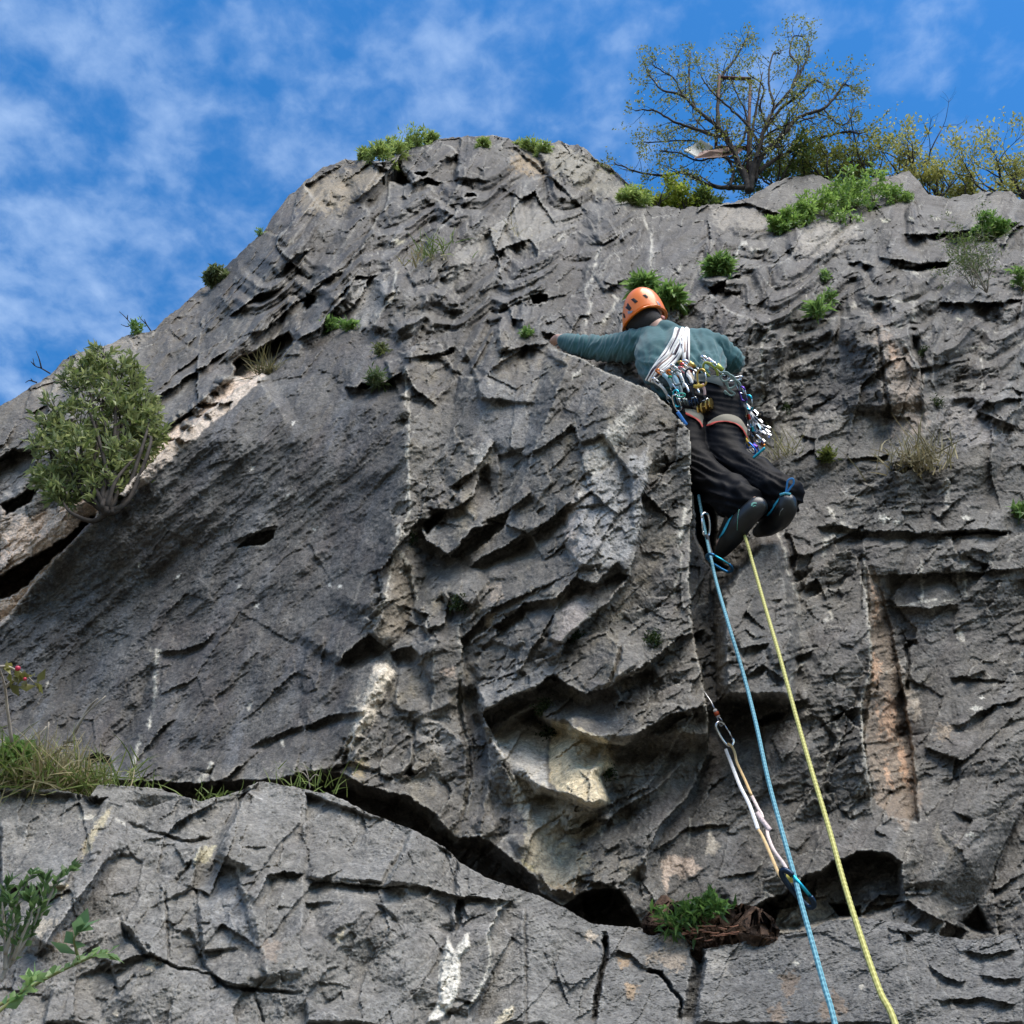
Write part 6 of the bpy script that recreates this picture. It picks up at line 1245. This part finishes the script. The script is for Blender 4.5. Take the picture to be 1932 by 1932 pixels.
for i, (x, y, dx) in enumerate([(1600,345,.3),(1640,345,.25),(1700,345,.35),(1745,350,.1),(1770,375,-.1)]):   # bare shoots in the scrub
    rs = np.random.RandomState(80 + i); root = empty('bare_shrub', V(x, y, 12.9), ['bare thorny stem leaning right above the olive shrubs', 'bare thorny stem rising left of the pointed rock', 'bare thorny stem leaning right over the pointed rock', 'short bare stem just right of the pointed rock', 'bare twiggy stem in the dip of the ridge'][i], 'shrub', 'bare stems on the cliff top'); segs = []; tips = []
    branchy(rs, W(x, y, 12.9), (dx, -.1, 1), .95, .012, 2, .5, .1, 7, 4, .4, segs, tips, .15); wood(segs, 'stem', M_BARK, root)
# weeds on the right hand terrace
for i, (x, y, H, lab) in enumerate([(1650,378,1.0,'tallest bright green weed on the terrace, under the pointed rock'),(1618,390,.85,'bright green weed just left of the tallest one on the terrace'),(1588,398,.7,'green weed in the middle of the terrace slope'),(1555,408,.7,'green weed left of the middle of the terrace slope'),(1522,420,.5,'low green weed low on the terrace slope'),(1690,380,.5,'small green weed at the upper right end of the terrace'),(1492,430,.4,'thin green weed, second from the lower left end of the terrace'),(1468,440,.3,'grassy weed at the lower left end of the terrace')]):
    leafy(x, y, H, lab, 'weed', 'plant', 8, leaf=(.055, .024), per=4, depth=2, ca=(.14,.26,.04), cb=(.32,.46,.12), seed=i, off=.12, lean=(.1, -.2, 0), group='weeds along the right hand terrace')
leafy(1875, 450, .5, 'round green bush on the right terrace near the edge of the picture', 'bush', 'bush', 12, leaf=(.04, .022), per=6, depth=2, ca=(.10,.22,.04), cb=(.24,.38,.09), off=.15)
for i, (x, y, H, lab) in enumerate([(1838,545,1.3,'tall bare stems with a feathery green base at the right'),(1862,552,1.1,'second clump of bare stems beside the rounded boulder at the right')]):
    leafy(x, y, H, lab, 'shrub', 'shrub', 8, leaf=(.03, .008), per=4, depth=2, ca=(.05,.09,.02), cb=(.13,.17,.05), off=.12, seed=i + 3, fan=.35, lean=(-.15, -.3, 0), bark=M_TWIG)
leafy(1930, 545, .4, 'green sprig at the right edge beside the rounded boulder', n=6, off=.1)
# single plants on the face
leafy(1211, 552, .20, 'bright green leafy plant just above the orange helmet', n=11, leaf=(.095, .038), per=5, off=.06, seed=1, depth=1); leafy(1262, 578, .24, 'bright green leafy plant to the right of the helmet', n=13, leaf=(.095, .04), per=5, off=.06, seed=2, depth=1)
leafy(1358, 515, .24, 'bright green leafy clump in the corner above and right of the climber', n=12, leaf=(.08, .026), per=7, off=.08, seed=3, depth=1)
leafy(1543, 604, .26, 'upright light green seedling on the pale rock ledge', n=2, leaf=(.09, .022), per=3, off=.05, seed=4, fan=.15); leafy(1566, 575, .22, 'taller thin seedling right of the light green one', n=3, leaf=(.05, .018), per=3, off=.05, seed=5, fan=.3)
leafy(1562, 528, .14, 'small green tuft above the two seedlings', n=5, leaf=(.05, .014), per=4, off=.05, seed=6)
leafy(622, 622, .18, 'small bright plant on the upper slab, the left of two', n=8, leaf=(.06, .026), per=5, off=.05, seed=7, depth=1); leafy(653, 625, .26, 'narrow bright plant on the upper slab, the right of two', n=4, leaf=(.05, .018), per=5, off=.05, seed=8, fan=.2)
leafy(995, 636, .09, 'tiny green plant left of the climber\'s outstretched hand', n=5, leaf=(.035, .014), per=5, off=.03, seed=9)
leafy(703, 722, .20, 'fern like plant above the dark block left of the buttress', n=8, leaf=(.05, .010), per=6, off=.05, seed=10, ca=(.06,.1,.03), cb=(.15,.2,.08)); leafy(722, 668, .20, 'pale straggling plant in the vein above the fern', n=6, leaf=(.035, .012), per=5, off=.05, seed=11, ca=(.09,.12,.03), cb=(.2,.22,.08))
leafy(408, 534, .34, 'small pale bush on the left skyline halfway up', 'bush', 'bush', 9, leaf=(.06, .026), per=5, depth=2, off=.05, seed=12, ca=(.10,.14,.05), cb=(.24,.28,.13)); leafy(488, 444, .2, 'tiny tuft on the left skyline below the summit', n=4, leaf=(.04, .016), per=4, off=.02, seed=13)
leafy(253, 632, .30, 'low green tuft on the left skyline behind the big bush', n=7, leaf=(.05, .018), per=4, off=.02, seed=14)
leafy(1562, 861, .02, 'small yellow green cushion on the ledge right of the climber\'s knees', n=9, leaf=(.03, .012), per=6, off=.03, seed=15, ca=(.08,.11,.02), cb=(.18,.2,.05))
leafy(1930, 972, .04, 'single yellow green leaf at the right edge', n=3, leaf=(.05, .02), per=3, off=.04, seed=16)
for i, (x, y, s, lab) in enumerate([(772,1022,.07,'dark moss cushion in the white vein beside the buttress'),(868,1140,.05,'moss in the small hollow in the middle of the buttress'),(1085,1208,.07,'moss in the crack above the cave roof'),(1233,1215,.06,'moss behind the square block of the buttress'),(1030,1340,.06,'moss hanging at the left end of the cave roof'),(1140,1462,.04,'moss at the right of the pale yellow rock'),(1480,772,.06,'dark moss in the corner right of the climber'),(1765,765,.10,'dark moss cushion at the foot of the orange arete'),(1745,670,.08,'dark moss in the crack beside the upper right arete'),(1035,1390,.03,'moss spot on the split in the pale rock')]):
    leafy(x, y, s * .7, lab, 'moss', 'moss', 9, leaf=(.014, .007), per=6, off=-.01, seed=20 + i, ca=(.015,.03,.008), cb=(.05,.075,.02), fan=.9, group='moss cushions in the cracks')
# summit tufts
for i, (x, y, H, lab) in enumerate([(715,300,1.2,'light green bush at the left end of the summit plants'),(745,296,1.3,'light green bush, second of the summit plants'),(778,285,1.6,'tallest light green bush on the summit, left of the top block'),(690,300,.6,'small leaning plant at the left end of the summit'),(812,268,.6,'small bush touching the left side of the top block'),(1005,290,.9,'green bush in the notch right of the summit'),(1025,290,.8,'green bush against the pointed rock right of the summit'),(985,280,.6,'small bush just right of the summit'),(912,272,.35,'small yellow plant on the summit block'),(1190,380,.8,'dark small bush on the right slope of the summit')]):
    leafy(x, y + 4, H * .55, lab, 'bush', 'bush', 9, leaf=(.075, .022), per=3, depth=2, off=-.25 if i not in (8, 9) else .05, seed=40 + i, ca=(.20,.30,.06), cb=(.42,.50,.16), lean=(0, -.3, 0), group='bushes along the summit', up=.15)
def tuft(x, y, R, h, n, label, ca, cb, seed, spread=.35, w=.003, rad_=.03, lean=(0, -.2, 0), group='tufts of grass on the ledges', extra=None):
    rs = np.random.RandomState(seed); root = empty('grass_tuft', V(x, y, R), label, 'grass', group); o = blades('blades', W(x, y, R), n, h, spread, rs, ca, cb, lean, w, rad_, root); return root
DRY = (.28,.24,.12), (.42,.36,.2); FRESH = (.10,.15,.03), (.22,.27,.07)
tuft(502, 705, R_at(502, 705) - .04, .18, 150, 'brownish grass tuft hanging in the dark recess below the upper left steps', *[(.10,.10,.04),(.22,.19,.09)], 1, .55, .003, .03)
tuft(822, 480, R_at(822, 480) - .02, .16, 90, 'pale grass in the gully below the summit', *FRESH, 2, .4, .005, .08); tuft(800, 500, R_at(800, 500) - .02, .13, 60, 'dry grass at the foot of the gully below the summit', *DRY, 3, .4, .005, .08)
tuft(1722, 868, R_at(1722, 868) - .05, .17, 150, 'dry grassy clump below the orange arete at the right', *[(.16,.14,.07),(.32,.27,.14)], 4, .45, .003, .07); tuft(1740, 880, R_at(1740, 880) - .05, .13, 100, 'lower dry grass right beside the big dry clump', *DRY, 5, .4, .003, .05)
tuft(1480, 858, R_at(1480, 858) - .04, .15, 70, 'thin dry grass right of the hanging nuts', *[(.2,.2,.08),(.34,.3,.16)], 6, .5, .002, .04); tuft(965, 452, R_at(965, 452) - .02, .16, 24, 'dry stalks in the hollow below the summit', *DRY, 7, .3, .004, .1)

tuft(575, 1492, 3.05, .11, 60, 'thin grass in the dark gap above the ledge', *FRESH, 9, .5, .0018, .06); tuft(402, 1512, 2.98, .05, 60, 'small bright grass tuft on the ledge lip', *FRESH, 10, .8, .002, .03)
# grass and dead growth on the ledge at the left
for i, (x, y, R, h, n, lab, pal) in enumerate([(15,1478,3.1,.15,360,'dense green and straw grass at the left edge of the ledge',FRESH),(60,1480,3.1,.13,360,'straw coloured grass, second clump on the ledge',DRY),(105,1486,3.08,.14,320,'drooping yellow grass, third clump on the ledge',DRY),(150,1494,3.06,.12,260,'low green grass, fourth clump on the ledge',FRESH),(190,1486,3.15,.10,160,'thin green grass at the right end of the ledge clumps',FRESH)]):
    tuft(x, y, R, h, n, lab, *pal, 30 + i, .7, .0019, .07, (0, -.45, 0), 'grass clumps at the left of the ledge')
leafy(42, 1440, .12, 'fresh green nettles growing out of the grass at the left', n=12, R=3.1, leaf=(.035, .02), per=6, depth=1, seed=60)
def twigs(name, label, cat, polys, r, m, leaf=None, group=None):
    root = empty(name, Vector(W(*polys[0][0])), label, cat, group); b = MB()
    for p in polys:
        q = catmull([W(*a) for a in p], 4); b.tube(q, np.linspace(r, r * .35, len(q)), 5)
    b.build('stem', m, root); return root
twigs('bare_branch', 'dead pale thorny branch rising out of the ledge grass', 'branch', [[(75,1468,3.1),(95,1430,3.08),(130,1395,3.05),(160,1350,3.02),(200,1313,3.0)],[(112,1412,3.07),(128,1400,3.06),(140,1401,3.05)],[(100,1425,3.07),(120,1408,3.04),(138,1408,3.02)],[(140,1382,3.05),(168,1335,3.02),(185,1318,3.0)],[(85,1450,3.1),(70,1400,3.1),(88,1370,3.1)],[(120,1400,3.06),(150,1395,3.04)],[(60,1460,3.1),(85,1420,3.08),(92,1362,3.08)]], .0055, M_TWIG)
rh = twigs('bramble', 'arching bramble stem with leaves and a red rosehip at the left edge', 'bramble', [[(22,1400,3.0),(14,1340,2.98),(8,1290,2.95),(-4,1255,2.9)],[(-6,1258,2.9),(14,1258,2.9),(32,1266,2.9),(50,1275,2.9),(64,1288,2.9)],[(12,1295,2.95),(28,1282,2.93),(45,1284,2.92)]], .005, M_TWIG)
rs = np.random.RandomState(4); c = np.array([W(x, y, 2.9) for x, y in ((8,1256),(18,1260),(30,1270),(40,1284),(55,1284),(62,1288),(24,1283),(34,1275))]); c = np.repeat(c, 3, 0); leaves_mesh('leaves', c + rs.normal(size=c.shape) * .008, rs.normal(size=c.shape) + np.array([.6, 0, -.1]), .035, .02, tones(rs, len(c), (.14,.13,.04), (.25,.24,.06)), rs, .2, rh)
for x, y in ((33.5, 1261), (47, 1281)):
    bm = bmesh.new(); bmesh.ops.create_icosphere(bm, subdivisions=2, radius=.007 if x < 40 else .0045, matrix=Matrix.Translation(Vector(W(x, y, 2.88)))); me = bpy.data.meshes.new('rosehip'); bm.to_mesh(me); bm.free(); smooth(me); link('rosehip', me, rh, mat('rosehip red', (.42, .02, .05), .35))
# bottom left shrub and shoots
def shoot(name, label, poly, leafn, leaf, ca, cb, seed, r=.004, group=None, m=None):
    rs = np.random.RandomState(seed); root = empty(name, Vector(W(*poly[0])), label, 'plant', group); q = catmull([W(*p) for p in poly], 8); MB().tube(q, np.linspace(r, r * .4, len(q)), 6).build('stem', m or M_GTWIG, root)
    t = np.linspace(.18, 1, leafn); P_ = np.array([[np.interp(a, np.linspace(0, 1, len(q)), q[:, i]) for i in range(3)] for a in t]); T = np.gradient(P_, axis=0); T /= np.linalg.norm(T, axis=1, keepdims=True); s_ = np.cross(T, [0, -.6, .8]); sg = np.where(np.arange(leafn) % 2 == 0, 1, -1)[:, None]
    P2 = np.concatenate([P_, P_[-3:]]); D = np.concatenate([T * .6 + s_ * sg + np.array([0, 0, .25]) + rs.normal(size=T.shape) * .25, T[-3:] + rs.normal(size=(3, 3)) * .4])
    leaves_mesh('leaves', P2, D, leaf[0], leaf[1], tones(rs, len(P2), ca, cb, .2), rs, .15, root)
g_ = 'leafy shoots in the bottom left corner'
shoot('leafy_shoot', 'long leafy shoot reaching right in the bottom left corner', [(-20,1905,1.75),(30,1880,1.74),(80,1850,1.72),(130,1825,1.70),(175,1805,1.68),(205,1800,1.68)], 34, (.026, .010), (.14,.24,.08), (.30,.42,.18), 1, .0032, g_)
shoot('leafy_shoot', 'upright shoot with broad leaves above the long one', [(150,1815,1.7),(143,1790,1.69),(140,1770,1.68),(150,1760,1.68)], 7, (.035, .016), (.08,.15,.06), (.16,.27,.12), 2, .0025, g_)
shoot('leafy_shoot', 'shoot with light green leaves, lowest in the bottom left corner', [(-10,1915,1.7),(20,1890,1.7),(45,1868,1.69),(60,1850,1.69)], 18, (.027, .013), (.15,.28,.08), (.32,.46,.18), 3, .003, g_)
for i, pl in enumerate([[(0,1852,1.85),(22,1800,1.85),(28,1750,1.84),(35,1690,1.83),(60,1650,1.82)],[(15,1825,1.86),(55,1770,1.85),(90,1700,1.84),(110,1660,1.83),(135,1640,1.83)],[(10,1830,1.84),(10,1770,1.84),(5,1710,1.84),(15,1668,1.84)],[(30,1800,1.84),(60,1750,1.83),(75,1710,1.82),(85,1660,1.82)],[(25,1810,1.84),(40,1770,1.82),(60,1720,1.81),(58,1690,1.81)],[(10,1800,1.83),(25,1740,1.81),(20,1700,1.8)]]):
    shoot('leafy_shoot', ['tall dark leafy shoot leaning right at the left edge', 'dark leafy shoot reaching furthest right above the corner', 'dark upright shoot hugging the left edge', 'middle shoot of the dark clump at the left edge', 'short shoot inside the dark clump at the left edge', 'lowest shoot inside the dark clump at the left edge'][i], pl, 46, (.022, .009), (.07,.13,.04), (.17,.27,.10), 10 + i, .0035, 'dark leafy shoots at the left edge', M_TWIG)
# plant with its clod of soil on the right part of the ledge
for i, (x, y) in enumerate([(1262,1742),(1285,1735),(1305,1730),(1335,1715),(1350,1722),(1322,1728)]):
    leafy(x, y, .06, ['leftmost rosette of the dark green plant on the soil', 'second rosette of the dark green plant on the soil', 'third rosette of the dark green plant on the soil', 'highest rosette of the dark green plant on the soil', 'rightmost rosette of the dark green plant on the soil', 'rosette below the highest one on the soil'][i], n=5, R=2.56, leaf=(.036, .011), per=6, seed=70 + i, ca=(.04,.10,.02), cb=(.13,.24,.06), fan=.8, depth=0, group='rosettes growing on the soil')
def clod():
    rs = np.random.RandomState(2); nx, ny = 90, 26; v = []
    for j in range(ny):
        for i in range(nx):
            u = i / (nx - 1); t = j / (ny - 1); x = 1258 + u * 168; top = 1738 + 22 * u + 8 * math.sin(u * 7); bot = 1745 + 62 * math.exp(-((u - .42) / .32) ** 2) + 14 * u
            y = top + t * (bot - top); bul = math.sin(math.pi * t) ** .6 * .05 * (1 - abs(u - .4)); v.append(W(x, y, 2.62 - bul * .7 + .014 * float(perlin(np.array([u * 22]), np.array([t * 6 + 3]), 4)[0]) + .012 * float(perlin(np.array([u * 60]), np.array([t * 16 + 3]), 5)[0])))
    f = [(j * nx + i, (j + 1) * nx + i, (j + 1) * nx + i + 1, j * nx + i + 1) for j in range(ny - 1) for i in range(nx - 1)]; o = MB().add(v, f).build('soil_clod', mat('brown soil', (.075, .048, .034), .95, var=.6, scale=60, bump=.012, spec=.1), None)
    md = o.modifiers.new('t', 'SOLIDIFY'); md.thickness = .06; md.offset = -1; tag(o, 'crumbling brown clod of soil and roots in the notch of the ledge', 'soil')
    b = MB()
    for k in range(26):
        x = rs.uniform(1270, 1380); y = 1752 + rs.uniform(-6, 24); a = rs.uniform(-.3, .3); b.tube(catmull([W(x, y, 2.555), W(x + 6 * math.cos(a), y + 6 * math.sin(a), 2.55), W(x + 16, y + 8 * a + rs.uniform(-3, 3), 2.555)], 3), .0018, 4)
    b.build('root', mat('red brown root', (.22, .10, .06), .9, var=.4), o)
clod()
# bare skyline twigs at the left
for i, pl in enumerate([[[(95,705,8),(78,695,8),(66,690,8),(62,676,8)],[(78,695,8),(74,678,8),(68,662,8)],[(66,690,8),(58,682,8)]], [[(70,722,8),(56,718,8),(48,722,8)],[(62,720,8),(58,714,8)]], [[(262,628,9),(248,612,9),(236,598,9),(225,588,9)],[(248,612,9),(240,616,9),(228,612,9)],[(250,614,9),(246,600,9)],[(240,602,9),(241,594,9)]], [[(285,625,9),(276,612,9),(268,604,9),(262,596,9)],[(276,612,9),(272,602,9)]]]):
    twigs('bare_twig', ['forked bare twig on the skyline above the bush, at the left', 'small bare twig low on the left skyline', 'fan of bare twigs on the skyline, right of the bush top', 'single bare twig on the skyline beside the green tuft'][i], 'twig', pl, .006, M_BARK, group='bare twigs on the left skyline')
twigs('bare_branch', 'thin dead stalk hanging over the rock at the right end of the ledge grass', 'branch', [[(585,1487,3),(580,1460,3),(572,1440,3)],[(582,1470,3),(572,1458,3),(560,1456,3)],[(583,1475,3),(594,1462,3),(602,1464,3)]], .002, M_TWIG)
# slope behind the edge and the ground below
b = MB(); gx = np.linspace(-14, 14, 40); 
def earth():
    v = []; ys = np.linspace(0, 26, 24)
    for yy in ys:
        for xx in gx:
            v.append((xx, 6.6 + yy + .4 * abs(xx) * .2, 10.6 + .06 * yy - .09 * xx * xx * .5 * (xx < 0) - .0 * xx + .15 * math.sin(xx * 1.3 + yy)))
    n = len(gx); f = [(j * n + i, j * n + i + 1, (j + 1) * n + i + 1, (j + 1) * n + i) for j in range(len(ys) - 1) for i in range(n - 1)]; o = MB().add(v, f).build('hilltop', mat('turf', (.05, .07, .025), .95, var=.4, scale=3, bump=.05), None); tag(o, kind='structure')
earth()
g = 600; gv = [(-g, -g, 0), (g, -g, 0), (g, g, 0), (-g, g, 0)]; tag(MB().add(gv, [(0, 1, 2, 3)]).build('ground', mat('trodden gravel and grass', (.13, .125, .095), .95, var=.35, scale=1.5, bump=.03), None), kind='structure')
